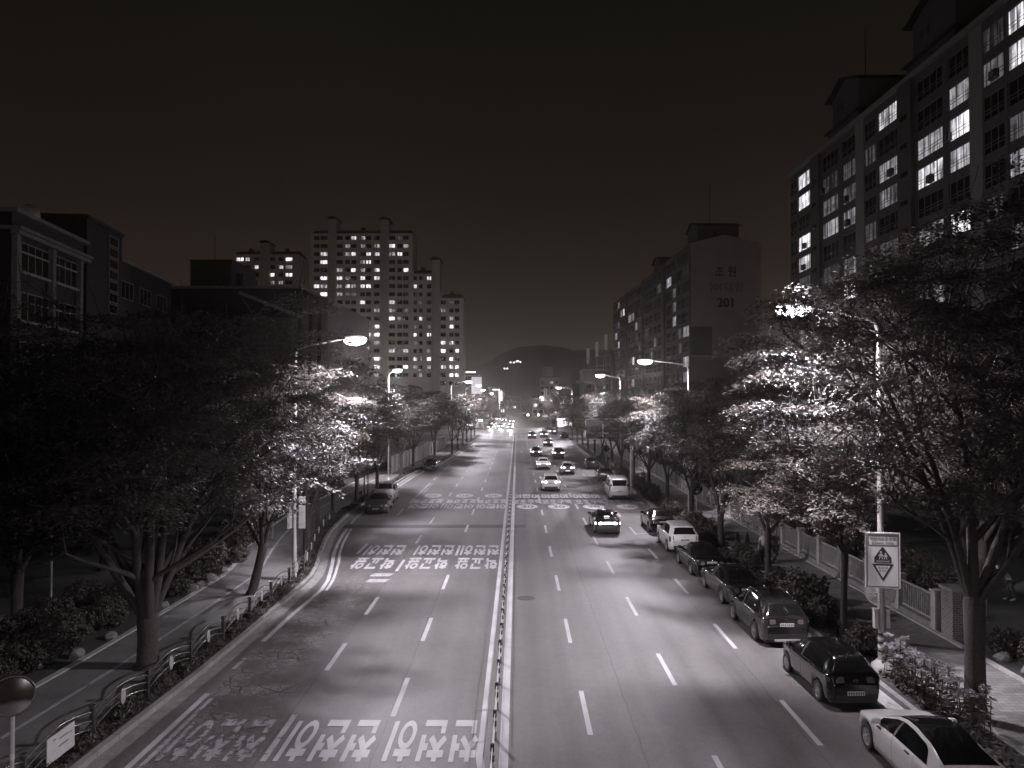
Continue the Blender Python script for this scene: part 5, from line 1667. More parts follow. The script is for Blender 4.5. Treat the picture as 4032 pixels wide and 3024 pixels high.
# school zone board on the near right lamp pole
sz = empty("school_zone_sign", (12.22, 26.0, 3.87), R(-9), "large pale school zone sign board with two triangles, strapped to the near right lamp pole", "road sign")
w, h = 1.10, 1.86
g = MB(); g.b2((-w / 2, -.09, -h / 2), (w / 2, -.05, h / 2), 0)
y = -.094
g.b2((-w / 2, y, -h / 2), (-w / 2 + .035, -.0902, h / 2), 1)
for a, b_ in (((-w / 2 + .05, -h / 2 + .05), (-w / 2 + .068, h / 2 - .05)), ((w / 2 - .068, -h / 2 + .05), (w / 2 - .05, h / 2 - .05)), ((-w / 2 + .068, -h / 2 + .05), (w / 2 - .068, -h / 2 + .068)), ((-w / 2 + .068, h / 2 - .068), (w / 2 - .068, h / 2 - .05))):
    g.b2((a[0], y, a[1]), (b_[0], -.0902, b_[1]), 2)
z1, z0_ = h / 2 - .10, h / 2 - .44
for a, b_ in (((-.46, z0_), (-.445, z1)), ((.445, z0_), (.46, z1)), ((-.445, z0_), (.445, z0_ + .015)), ((-.445, z1 - .015), (.445, z1))): g.b2((a[0], y, a[1]), (b_[0], -.0902, b_[1]), 2)
flat(g, "어린이보호구역", .80, .13, 0, z1 - .11, y, 3, .03)
flat(g, "SCHOOL ZONE", .70, .075, 0, z1 - .255, y, 3, .03)
poly(g, [(-.27, -.08), (.27, -.08), (.27, .09), (.02, .44), (-.02, .44), (-.27, .09)], y, 2)
def child(cx, cz, s, skirt):
    n = 14
    poly(g, [(cx + .042 * s * math.cos(k * 2 * PI / n), cz + .25 * s + .042 * s * math.sin(k * 2 * PI / n)) for k in range(n)], y - .004, 1)
    poly(g, [(cx - .035 * s, cz + .2 * s), (cx + .035 * s, cz + .2 * s), (cx + (.085 if skirt else .05) * s, cz + .08 * s), (cx - (.085 if skirt else .05) * s, cz + .08 * s)], y - .004, 1)
    for q in (-1, 1):
        poly(g, [(cx + q * .01 * s, cz + .082 * s), (cx + q * .045 * s, cz + .082 * s), (cx + q * .085 * s, cz - .045 * s), (cx + q * .05 * s, cz - .045 * s)], y - .004, 1)
        poly(g, [(cx + q * .037 * s, cz + .195 * s), (cx + q * .11 * s, cz + .10 * s), (cx + q * .09 * s, cz + .085 * s), (cx + q * .036 * s, cz + .15 * s)], y - .006, 1)
child(-.06, .07, .82, True); child(.085, .06, .66, False)
flat(g, "어린이보호", .42, .06, 0, -.03, y - .004, 1, .02)
tri = [(-.34, -.12), (.34, -.12), (0, -.70)]
poly(g, tri, y, 2); poly(g, [(-.235, -.18), (.235, -.18), (0, -.585)], y - .004, 0)
flat(g, "천천히", .30, .085, 0, -.25, y - .008, 3, .03); flat(g, "SLOW", .22, .05, 0, -.345, y - .008, 3, .03)
g.build("board", [M["sign_white"], M["white"], M["sign_black"], M["sign_grey"]], sz)
g = MB()
for z in (-.6, .55): g.b2((-.2, -.05, z - .03), (.2, .16, z + .03), 0)
g.build("clamp", M["galv"], sz)
# round board seen from behind, below it
rb = empty("round_sign", (12.30, 26.34, 2.72), R(-32), "round white board seen from behind with spoke braces, under the school zone sign", "road sign")
g = MB(); Mx = Matrix.Rotation(R(-90), 4, "X")
g.lathe([(0, .0), (.46, .0), (.47, -.03), (.49, -.03), (.49, .03), (0, .03)], 32, 0, Mx, False); g.build("disc", M["white"], rb)
g = MB()
for a in (20, 140, 200, 320): g.tube([(0, -.05, 0), (.40 * math.cos(R(a)), -.05, .40 * math.sin(R(a)))], .018, 6)
g.build("brace", M["galv"], rb)
for dx, lb in ((-.19, "slim white control box strapped to the left side of the near right lamp pole"), (.20, "slim white control box strapped to the right side of the near right lamp pole")):
    g = MB(); g.box((0, 0, 0), (.13, .16, .62), 0); g.box((0, -.082, .1), (.09, .006, .2), 0); g.box((0, 0, .33), (.16, .19, .03), 0)
    tag(g.build("control_box", M["white"], None, (12.27 + dx, 26.2, 1.85)), lb, "utility box")
g = MB(); g.lathe([(.0, .35), (.16, .35), (.33, .2), (.36, 0)], 20, 0, None, True); tag(g.build("pole_footing", M["concrete"], None, (12.27, 26.2, .13)), "rounded concrete footing at the foot of the near right lamp pole", "footing")
g = MB()
for k in range(5):
    g.tube([(0, 0, .62 + k * .14), (0, 0, .69 + k * .14)], .116, 14, k % 2)
tag(g.build("warning_wrap", [M["sign_black"], M["sign_line"]], None, (12.27, 26.2, .13)), "dark and pale hazard band wrapped round the near right lamp pole", "warning band")
# 30 limit sign with camera plate and traffic mirror
sp = empty("speed_limit_sign", (12.95, 58.4, .13), 0, "round 30 speed limit sign over a camera warning plate on a tall right kerb post", "road sign")
g = MB(); g.tube([(0, 0, 0), (0, 0, 5.0)], .055, 10); g.build("post", M["galv"], sp)
zc = 9.26 - (1003 - 862) * 58.4 / 1662 - .13
g = MB(); Mx = Matrix.Translation((.05, -.08, zc)) @ Matrix.Rotation(R(90), 4, "X")
g.lathe([(.47, -.02), (.47, .02), (.44, .022)], 32, 0, Mx, False); g.lathe([(.44, .021), (.34, .021)], 32, 1, Mx, False); g.lathe([(.34, .022), (0, .022)], 32, 0, Mx, False)
flat(g, "30", .40, .36, .05, zc, -.106, 1, .03); g.build("limit_disc", [M["sign_white"], M["sign_black"]], sp)
zc = 9.26 - (1042 - 862) * 58.4 / 1662 - .13 + .02
g = MB(); g.b2((-.36, -.10, zc - .67), (.42, -.07, zc + .67), 0)
y = -.104
g.b2((-.22, y, zc + .36), (.10, -.1002, zc + .54), 1); g.b2((.10, y, zc + .40), (.28, -.1002, zc + .50), 1); g.b2((-.15, y - .003, zc + .42), (.02, y - .0002, zc + .48), 0)
flat(g, "단속중", .55, .17, .02, zc + .17, y, 2, .03)
for z, ww in ((-.06, .35), (-.24, .62), (-.34, .62)): g.b2((.02 - ww / 2, y, zc + z - .03), (.02 + ww / 2, -.1002, zc + z + .03), 2)
flat(g, "600m", .5, .12, .02, zc - .52, y, 2, .03)
g.build("camera_plate", [M["sign_white"], M["sign_black"], M["sign_grey"]], sp)
def traffic_mirror(x, y, z, r, rz, label, post=True, band=False):
    o = empty("traffic_mirror", (x, y, .13), rz, label, "traffic mirror")
    g = MB()
    if post: g.tube([(0, 0.03, 0), (0, 0.03, z)], .045, 10, 0)
    if band:
        for k in range(4): g.tube([(0, .03, .3 + k * .3), (0, .03, .42 + k * .3)], .049, 10, 1)
    else: g.b2((-.1, 0, z - .05), (.1, .1, z + .05), 0)
    g.build("post", [M["galv"], M["white"]], o)
    Mx = Matrix.Translation((0, 0, z)) @ Matrix.Rotation(R(80), 4, "X")
    g = MB(); g.lathe([(r * .9, .05), (r * .97, .07), (r, .04), (r, -.04), (r * .7, -.1), (0, -.12)], 32, 0, Mx); g.build("frame", M["dark_metal"], o)
    g = MB(); g.lathe([(0, .075), (r * .3, .072), (r * .6, .064), (r * .92, .050)], 32, 0, Mx); g.build("mirror_glass", M["mirror"], o)
    g = MB(); pts = [(r * 1.03 * math.cos(t), -.12, z + r * 1.03 * math.sin(t)) for t in [R(20) + k * R(140) / 12 for k in range(13)]]
    g.tube(pts, .03, 6); g.build("visor", M["dark_metal"], o)
    return o
traffic_mirror(-11.12, 17.0, 2.6, .44, R(28), "convex traffic mirror on a banded white post at the lower left corner", band=True)
traffic_mirror(13.6, 58.8, 2.3, .48, R(-15), "dark backed traffic mirror beside the 30 speed limit post")
traffic_mirror(12.4, 108, 2.2, .48, R(10), "far traffic mirror on a thin post beside the right pavement")
# boards strapped to the near left lamp pole
for dx, dz, ww, hh, lb in ((-.23, 3.35, .18, 1.15, "narrow white cabinet strapped to the left side of the near left lamp pole"), (.40, 3.35, .32, 1.14, "white notice panel strapped to the right side of the near left lamp pole"), (.40, 4.2, .32, .38, "small white plate above the notice panel on the near left lamp pole")):
    g = MB(); g.box((0, 0, 0), (ww, .12 if dx < 0 else .04, hh), 0); g.box((-.5 * dx + .0, .03, 0), (abs(dx) * .8, .03, .05), 1)
    for z in (-.3, .2): g.box((0, -.062 if dx < 0 else -.022, z * hh), (ww * .8, .004, .03), 1)
    tag(g.build("signboard" if dx > 0 else "control_cabinet", [M["white"], M["galv"]], None, (-11.2 + dx, 38.6, dz)), lb, "signboard" if dx > 0 else "cabinet")
g = MB(); g.tube([(0, 0, 0), (-.5, 0, .35), (-1.0, 0, .2), (-1.25, 0, -.2), (-1.1, 0, -.5)][::1], .035, 6); tag(g.build("hook_bracket", M["galv"], None, (-11.3, 38.7, 3.6)), "curled metal bracket sticking out left from the near left lamp pole", "bracket")
# direction sign on its pole
ds = empty("direction_sign", (11.95, 80.8, .13), 0, "wide dark road direction sign with a white cross of routes over the right lane", "road sign")
g = MB(); g.tube([(0, 0, 0), (0, 0, 7.6)], [.2, .15], 14); g.build("post", M["galv"], ds)
g = MB(); g.tube([(0, 0, 6.4), (-4.6, 0, 6.4)], .08, 8); g.tube([(0, 0, 5.4), (-4.6, 0, 5.4)], .08, 8); g.build("arm", M["galv"], ds)
cx, cz, W_, H_ = 8.93 - 11.95, 9.26 - (926.5 - 862) * 80.8 / 1662 - .13, 3.62, 2.15
def rrect(w, h, r):
    pts = []
    for sx, sz, a0 in ((1, 1, 0), (-1, 1, 90), (-1, -1, 180), (1, -1, 270)):
        for k in range(5):
            a = R(a0 + k * 22.5); pts.append((sx * (w / 2 - r) + r * math.cos(a), sz * (h / 2 - r) + r * math.sin(a)))
    return pts
TX = Matrix.Translation((cx, -.12, cz)) @ Matrix.Rotation(R(90), 4, "X")
g = MB(); g.prism(rrect(W_, H_, .22), -.03, .0, 1, TX); g.prism(rrect(W_ - .09, H_ - .09, .19), .0, .004, 0, TX)
y = -.128
g.b2((cx - .06, y - .003, cz - .85), (cx + .08, y, cz + .5), 1); g.b2((cx - .56, y - .006, cz - .5), (cx + .58, y - .0035, cz - .37), 1)
g.b2((cx - 1.62, y - .003, cz - .86), (cx - .72, y, cz - .74), 2); g.b2((cx + .62, y - .003, cz - .86), (cx + 1.6, y, cz - .74), 2)
# lettering too blurred to read in the photograph: rows of pale block strokes
for x0, x1, z, s in ((-.8, .7, .78, .12), (-1.55, -.75, -.05, .14), (-1.5, -.75, -.38, .2), (.7, 1.5, .35, .14), (.7, 1.5, .02, .16), (.75, 1.5, -.38, .2)):
    n = int((x1 - x0) / (s * 1.15))
    for k in range(n):
        xx = cx + x0 + (k + .5) * (x1 - x0) / n
        g.b2((xx - s * .38, y - .003, cz + z - s * .5), (xx - s * .15, y, cz + z + s * .5), 2)
        g.b2((xx - s * .14, y - .003, cz + z + s * .1), (xx + s * .38, y, cz + z + s * .3), 2)
        g.b2((xx - s * .14, y - .003, cz + z - s * .5), (xx + s * .38, y, cz + z - s * .28), 2)
g.build("panel", [M["sign_blue"], M["sign_line"], M["sign_grey"]], ds)
# signal mast at the junction
ms = empty("traffic_signal", (10.9, 216, 0), 0, "overhead traffic signal mast with two bright lenses at the far junction", "traffic signal")
g = MB(); g.tube([(0, 0, 0), (0, 0, 8.2)], [.16, .10], 10); g.tube([(0, 0, 5.1), (-9.6, 0, 5.2)], [.09, .05], 8); g.tube([(0, 0, 5.1), (6.2, 0, 5.1)], .06, 8); g.tube([(0, 0, 3.2), (6, 0, 3.2)], .06, 8); g.build("mast", M["galv"], ms)
for xx in (10.9 - 2.5, 10.9 - 5.4):
    g = MB(); g.b2((-xx - .2 - .7, -.2, 4.6), (-xx + .7, .0, 5.0), 0); g.build("signal_housing", M["black"], ms)
    g = MB(); Mx = Matrix.Translation((-xx + .45, -.21, 4.8)) @ Matrix.Rotation(R(90), 4, "X"); g.lathe([(.26, 0), (.2, .05), (0, .08)], 16, 0, Mx); g.build("signal_lens", M["signal"], ms)
g = MB(); g.b2((-3.9, -.15, 4.2), (-2.3, -.1, 4.7), 0); g.build("name_plate", M["glow_soft"], ms)

# ------------------------------------------------------------------ right fence: posts, pales, low wall
rf = empty("park_fence", (16.5, 30, 0), 0, "long fence of upright bars between square posts on a low wall beside the right pavement", "fence")
g = MB(); g.b2((-.14, .6, .1), (.14, 165, .42), 0); g.build("low_wall", M["concrete_dark"], rf)
k = 0
yy = .55
while yy < 96:
    g = MB(); g.b2((-.17, -.17, .15), (.17, .17, 1.68), 0); g.b2((-.21, -.21, 1.68), (.21, .21, 1.76), 0); g.build("post", M["concrete"], rf, (0, yy, 0))
    g = MB()
    for z in (.52, 1.48): g.b2((-.025, .18, z), (.025, 2.72, z + .05), 0)
    n = 17
    for j in range(n):
        q = .28 + j * (2.72 - .38) / (n - 1); g.b2((-.018, q - .022, .44), (.018, q + .022, 1.56), 0)
    g.build("panel", M["concrete"] if yy < 12 else M["galv"], rf, (0, yy, 0))
    yy += 2.9
g = MB(); g.b2((-.05, 96.5, .42), (.05, 165, 1.9), 0); g.build("panel", M["concrete"], rf)
bp_ = MB(); bp_.b2((0, 0, 0), (.78, .78, 1.85), 0); bp_.b2((-.06, -.06, 1.85), (.84, .84, 1.97), 1)
tag(bp_.build("brick_pillar", [M["brick_pale"], M["concrete"]], None, (16.35, 29.2, .15)), "square brick gate pillar at the near end of the park fence", "pillar")
# wall on the left beyond the lay-by
lf = empty("panel_fence", (-15.4, 94, 0), 0, "tall grey board fence with bright posts along the left pavement past the lay-by", "fence")
for k in range(20):
    g = MB(); g.b2((-.06, .08, .15), (.0, 2.42, 2.25), 0)
    for z in (.75, 1.35, 1.95): g.b2((.001, .08, z), (.03, 2.42, z + .06), 0)
    g.build("panel", M["concrete"], lf, (.0 + .10 * k, k * 2.5, 0))
    g = MB(); g.b2((-.08, -.07, .1), (.06, .07, 2.4), 0); g.build("post", M["galv"], lf, (.10 * k, k * 2.5, 0))
# cable fence and rail by the park path
cf = empty("cable_fence", (20.2, 27.5, .17), 0, "thin cable fence with round posts beside the park path at the right edge", "fence")
for k in range(4):
    g = MB(); g.tube([(.35 * k, -k * 2.0, 0), (.35 * k, -k * 2.0, 1.05)], .035, 8); g.build("post", M["galv"], cf)
g = MB()
for z in (.3, .55, .8, 1.0): g.tube([(0, 0, z), (1.05, -6, z)], .010, 5)
g.build("cable", M["galv"], cf)
lp = MB(); lp.tube([(0, 0, 0), (0, 0, 5.4)], .05, 8); lp.tube([(-2.2, 0, 2.0), (0, 0, 2.35)], .03, 6); lp.tube([(-1.9, 0, 4.0), (0, 0, 4.05)], .02, 6)
tag(lp.build("slim_post", M["galv"], None, (-21.2, 35, .14)), "slim pale banded post standing in the dark garden on the far left", "post")

# ------------------------------------------------------------------ garden lamps
def garden_lamp(x, y, h, r, label, power=120, stem="galv", mat="globe"):
    o = empty("garden_lamp", (x, y, .16), 0, label, "garden lamp")
    g = MB(); g.tube([(0, 0, 0), (0, 0, h)], .045, 8); g.lathe([(.1, h - .02), (.12, h + .02), (.06, h + .06)], 10); g.build("post", M[stem], o)
    g = MB(); g.lathe([(r * math.sin(k * PI / 12), h + .05 + r - r * math.cos(k * PI / 12)) for k in range(13)], 16); g.build("globe", M[mat], o)
    if power:
        ld = bpy.data.lights.new("globe_light", "POINT"); ld.energy = power; ld.color = LAMP_COL; ld.shadow_soft_size = r + .03
        lo = bpy.data.objects.new("globe_light", ld); COL.objects.link(lo); lo.parent = o; lo.location = (0, 0, h + 2 * r + .16)
    return o
garden_lamp(-15.9, 50, 2.1, .12, "small bright garden lamp among the left trees beside the near left lamp post", 150)
garden_lamp(19.6, 32.5, 1.2, .17, "white globe garden lamp seen through the fork of the right foreground tree", 60)
garden_lamp(-15.2, 84, 4.2, .14, "small bright garden lamp behind the second left street lamp", 80)
garden_lamp(24.5, 36.0, 3.5, .16, "bright garden lamp at the right edge between the park trees", 120)
garden_lamp(16.9, 86, 4.4, .14, "small bright lamp above the right park fence near the walker", 80)
garden_lamp(20.0, 47, 4.6, .10, "tiny bright lamp above the middle of the park fence", 40)
# ------------------------------------------------------------------ shrubs, flowers, stones
def ball_crown(name, seed, rx, ry, rz_, n, size, mat, shape="ball", hollow=.55):
    g = np.random.default_rng(seed)
    d = g.normal(size=(n, 3)); d /= np.linalg.norm(d, axis=1)[:, None]
    r = (hollow + (1 - hollow) * g.random(n) ** .6)
    lump = 1 + .13 * np.sin(d[:, 0] * 5 + seed) * np.sin(d[:, 1] * 6) + .10 * np.sin(d[:, 2] * 8 + d[:, 0] * 4)
    p = d * (r * lump)[:, None]
    if shape == "cone":
        t = g.random(n); a = g.random(n) * 2 * np.pi; rr_ = (1 - t) * np.sqrt(g.random(n)) * .5 + (1 - t) * .5
        p = np.stack([np.cos(a) * rr_, np.sin(a) * rr_, t * 2 - 1], 1)
    if shape == "loose":
        p[:, 2] += .35 * np.sin(p[:, 0] * 7 + seed) * np.cos(p[:, 1] * 6)
    c = p * np.array([rx, ry, rz_]) + np.array([0, 0, rz_])
    c[:, 2] = np.maximum(c[:, 2], .03)
    o = g.normal(size=(n, 3)); o /= np.linalg.norm(o, axis=1)[:, None]
    up = d + g.normal(0, .5, (n, 3)); s_ = np.cross(o, up); s_ /= np.linalg.norm(s_, axis=1)[:, None]
    L = size * g.uniform(.7, 1.3, n)[:, None]
    v = np.empty((n, 4, 3)); v[:, 0] = c - o * L * .5; v[:, 1] = c + s_ * L * .3; v[:, 2] = c + o * L * .5; v[:, 3] = c - s_ * L * .3
    me = bpy.data.meshes.new(name)
    me.vertices.add(n * 4); me.loops.add(n * 4); me.polygons.add(n)
    me.vertices.foreach_set("co", v.reshape(-1).astype(np.float32))
    me.loops.foreach_set("vertex_index", np.arange(n * 4, dtype=np.int32))
    me.polygons.foreach_set("loop_start", np.arange(0, n * 4, 4, dtype=np.int32)); me.polygons.foreach_set("loop_total", np.full(n, 4, dtype=np.int32))
    me.materials.append(M[mat]); me.update(); me.validate()
    return me
balls = [ball_crown("clipped_shrub", 70 + k, .8, .8, .55, 2600, .10, "hedge", hollow=.82) for k in range(2)]
loose = [ball_crown("loose_shrub", 80 + k, .75, .75, .62, 1900, .14, "hedge", "loose", .3) for k in range(3)]
tall = [ball_crown("tall_shrub", 90 + k, .75, .95, .95, 3000, .14, "hedge", "loose", .35) for k in range(2)]
cone = ball_crown("conical_shrub", 97, .36, .36, .72, 1800, .09, "leaf_dark", "cone")
low = [ball_crown("low_shrub", 100 + k, .6, 1.0, .28, 1300, .11, "hedge", "loose", .3) for k in range(2)]
def put(me, name, x, y, z, s, label, group, rz=0, cat="shrub"):
    o = link(name, me, None, (x, y, z), (0, 0, rz)); o.scale = (s, s, s)
    return tag(o, label, cat, group)
rr = random.Random(3)
G1 = "clipped round shrubs in the dark left garden"
for x, y, s in ((-16.2, 20.2, .8), (-16.5, 22.0, 1.0), (-17.6, 23.2, 1.15), (-16.3, 24.0, .9), (-17.9, 25.6, 1.2), (-16.5, 26.2, 1.1), (-18.6, 27.6, 1.1), (-16.7, 28.4, 1.2), (-18.2, 30.0, 1.2), (-16.5, 30.8, 1.0), (-17.0, 33.0, 1.15), (-18.8, 33.5, 1.1)):
    put(balls[int(y) % 2], "clipped_shrub", x, y, .14, s, "dark clipped round shrub in the garden bordering the left pavement", G1, rr.random() * 6)
G2 = "loose leafy shrubs lit beside the left pavement"
for x, y, s in ((-15.9, 35.8, .8), (-16.1, 37.6, 1.0), (-15.9, 39.4, .95), (-16.4, 41.0, 1.15), (-15.8, 43, .95), (-16.6, 44.6, 1.2), (-17.0, 47, 1.25), (-17.4, 50, 1.3), (-18.0, 53, 1.2), (-18.6, 57, 1.3), (-18.6, 66, 1.4), (-18.6, 70, 1.4), (-18.9, 74, 1.4), (-18.8, 78, 1.5)):
    put(loose[int(y) % 3], "loose_shrub", x, y, .14, s * 1.15, "loose lamplit shrub along the outer edge of the left pavement", G2, rr.random() * 6)
G3 = "low plants in the left planting strip"
for k in range(20):
    y = 16.5 + k * 2.0
    put(low[k % 2], "low_shrub", kerbL(y) - .62, y, .11, .55 + .2 * rr.random(), "low straggly plant under the bowed kerb fence", G3, 0)
G4 = "shrubs in the right planting strip"
for y, s, k in ((27.8, .85, 0), (31.6, .9, 1), (33.3, 1.25, 2), (35.0, 1.1, 1), (37.0, .8, 0), (41.5, .8, 2), (43.0, .9, 0), (49.6, .9, 1), (51.4, 1.0, 2), (53.2, 1.0, 0), (55.2, .95, 1), (60.5, .9, 0), (62.8, .9, 2), (69.5, .9, 1), (71.6, 1.0, 2), (74, 1.0, 0), (79.5, .9, 1), (83, .9, 0), (89, .9, 2), (92, .9, 1), (99, .9, 0), (102, .9, 2), (109, .9, 1), (113, .9, 0)):
    put(loose[k], "loose_shrub", 12.4 + rr.uniform(-.1, .1), y, .12, s, "loose dim shrub in the planting strip behind the right kerb cars", G4, rr.random() * 6)
for x, lb in ((12.7, "small dark cone shaped shrub, left of a pair by the walking people"), (13.25, "small dark cone shaped shrub, right of a pair by the walking people")):
    put(cone, "conical_shrub", x, 44.6, .13, 1.0, lb, None, 0)
G5 = "hedge plants behind the park fence"
y = 31.2
k = 0
while y < 94:
    put(tall[k % 2], "tall_shrub", 17.6 + rr.uniform(-.2, .3), y, .15, rr.uniform(.85, 1.1), "bushy hedge plant growing through the bars behind the right park fence", G5, rr.random() * .4)
    y += 1.75; k += 1
G6 = "shrubs at the near right park edge"
for x, y, s in ((17.3, 27.6, .75), (17.6, 26.2, .85), (17.5, 24.8, .8), (18.0, 23.6, 1.0), (17.3, 22.6, .7), (21.8, 30.5, 1.2), (22.5, 28, 1.3), (23, 33, 1.4), (19.0, 35.5, 1.2), (19.5, 38, 1.3), (21.5, 25.5, 1.1)):
    put(loose[int(x * 10) % 3], "loose_shrub", x, y, .17, s, "small shrub among stones at the edge of the right park path", G6, rr.random() * 6)
def stone_mesh(seed):
    q = random.Random(seed); bm = bmesh.new(); bmesh.ops.create_icosphere(bm, subdivisions=2, radius=.3)
    for v in bm.verts:
        v.co *= 1 + q.uniform(-.16, .16); v.co.z = v.co.z * .8 + .15
    me = bpy.data.meshes.new("stone"); bm.to_mesh(me); bm.free(); me.materials.append(M["stone"]); return me
stones = [stone_mesh(k) for k in range(3)]
for i, (x, y, s) in enumerate(((-15.6, 21.4, 1.3), (-15.7, 23.1, 1.1), (-15.6, 27.3, .9), (-15.5, 29.4, .8), (-15.5, 33.8, .8), (-15.4, 36.6, 1.0), (-15.4, 37.5, .9), (-15.4, 38.6, 1.1), (-15.5, 40.5, .9), (-16.4, 21.0, 1.6))):
    put(stones[i % 3], "garden_stone", x, y, .1, s, "rough stone edging the garden beside the left pavement", "stones edging the left garden", i, "stone")
for i, (x, y, s) in enumerate(((16.9, 27.1, .9), (16.9, 25.6, 1.1), (16.9, 24.2, 1.0), (17.0, 23.2, 1.2), (16.95, 21.8, 1.0))):
    put(stones[i % 3], "garden_stone", x, y, .12, s, "rough stone edging the park beside the right pavement", "stones edging the right park", i, "stone")
# tall flower stalks in the near right bed
def stalk(seed):
    q = random.Random(seed); b = MB(); h = q.uniform(.75, 1.1); lx, ly = q.uniform(-.1, .1), q.uniform(-.1, .1)
    b.tube([(0, 0, 0), (lx * .5, ly * .5, h * .5), (lx, ly, h)], .009, 5, 0)
    for k in range(9):
        a = q.random() * 6.28; z = h * q.uniform(.2, .8); L = q.uniform(.12, .24)
        p = Vector((lx * z / h, ly * z / h, z)); o = Vector((math.cos(a), math.sin(a), .25)); s_ = Vector((-math.sin(a), math.cos(a), 0)) * .035
        b.add([p, p + o * L * .5 + s_, p + o * L - Vector((0, 0, .06)), p + o * L * .5 - s_], [(0, 1, 2, 3)], 1)
    for k in range(26):
        a = q.random() * 6.28; r = .10 * math.sqrt(q.random()); p = Vector((lx + r * math.cos(a), ly + r * math.sin(a), h + .05 * (1 - r * 80 * r) + q.uniform(-.02, .02)))
        o = Vector((math.cos(a + q.uniform(-1, 1)), math.sin(a), q.uniform(-.2, .6))).normalized() * .055; s_ = o.orthogonal().normalized() * .022
        b.add([p - o, p + s_, p + o, p - s_], [(0, 1, 2, 3)], 2)
    return b.mesh("flower_stalk", [M["hedge"], M["hedge"], M["flower"]])
stalks = [stalk(k) for k in range(6)]
k = 0
for y in [20.9 + .135 * i for i in range(36)]:
    for x in (rr.uniform(11.9, 12.35), rr.uniform(12.35, 12.85)):
        if math.hypot(x - 12.27, y - 26.2) < .35 or math.hypot(x - 13.05, y - 22.2) < .5: continue
        put(stalks[k % 6], "flower_stalk", x, y, .12, rr.uniform(1.0, 1.4), "tall thin stalk with a pale flower head in the near right kerb bed", "flower stalks in the near right kerb bed", rr.random() * 6, "flower"); k += 1
# ground cover in both planting strips
def cover(name, xs, n, seed, label):
    g = np.random.default_rng(seed)
    yv = g.uniform(14, 120, n); xv = xs(yv) + g.uniform(-.38, .38, n)
    c = np.stack([xv, yv, .15 + .12 * g.random(n) ** 2], 1)
    o = g.normal(size=(n, 3)); o[:, 2] = np.abs(o[:, 2]) * .6; o /= np.linalg.norm(o, axis=1)[:, None]
    s_ = np.cross(o, np.array([0, 0, 1.0])); s_ /= np.linalg.norm(s_, axis=1)[:, None]
    L = .10 * g.uniform(.5, 1.5, n)[:, None]
    v = np.empty((n, 4, 3)); v[:, 0] = c - o * L; v[:, 1] = c + s_ * L * .4; v[:, 2] = c + o * L; v[:, 3] = c - s_ * L * .4
    me = bpy.data.meshes.new(name); me.vertices.add(n * 4); me.loops.add(n * 4); me.polygons.add(n)
    me.vertices.foreach_set("co", v.reshape(-1).astype(np.float32)); me.loops.foreach_set("vertex_index", np.arange(n * 4, dtype=np.int32))
    me.polygons.foreach_set("loop_start", np.arange(0, n * 4, 4, dtype=np.int32)); me.polygons.foreach_set("loop_total", np.full(n, 4, dtype=np.int32))
    me.materials.append(M["hedge"]); me.update(); me.validate()
    o_ = link(name, me); tag(o_, label, "plants", None, "stuff")
kx = np.vectorize(kerbL)
cover("ground_cover", lambda y: kx(y) - .62, 9000, 5, "low weeds and ground cover in the planting strip under the left kerb fence")
cover("ground_cover", lambda y: 12.35 + 0 * y, 9000, 6, "low weeds and ground cover in the planting strip behind the right kerb")

# ------------------------------------------------------------------ people
def skin_mesh(name, pts, edges, mats, root=0, sub=1):
    me = bpy.data.meshes.new(name)
    me.from_pydata([p[0] for p in pts], edges, [])
    o = bpy.data.objects.new(name, me); COL.objects.link(o)
    m = o.modifiers.new("skin", "SKIN"); m.branch_smoothing = .4; m.use_smooth_shade = True
    for i, v in enumerate(me.skin_vertices[0].data):
        r = pts[i][1]; v.radius = (r, r) if not isinstance(r, tuple) else r
        v.use_root = (i == root)
    s = o.modifiers.new("sub", "SUBSURF"); s.levels = sub; s.render_levels = sub
    bpy.context.view_layer.update()
    dg = bpy.context.evaluated_depsgraph_get()
    out = bpy.data.meshes.new_from_object(o.evaluated_get(dg))
    bpy.data.objects.remove(o); bpy.data.meshes.remove(me)
    out.name = name
    out.materials.clear()
    for m_ in mats: out.materials.append(m_)
    for p in out.polygons: p.use_smooth = True
    return out
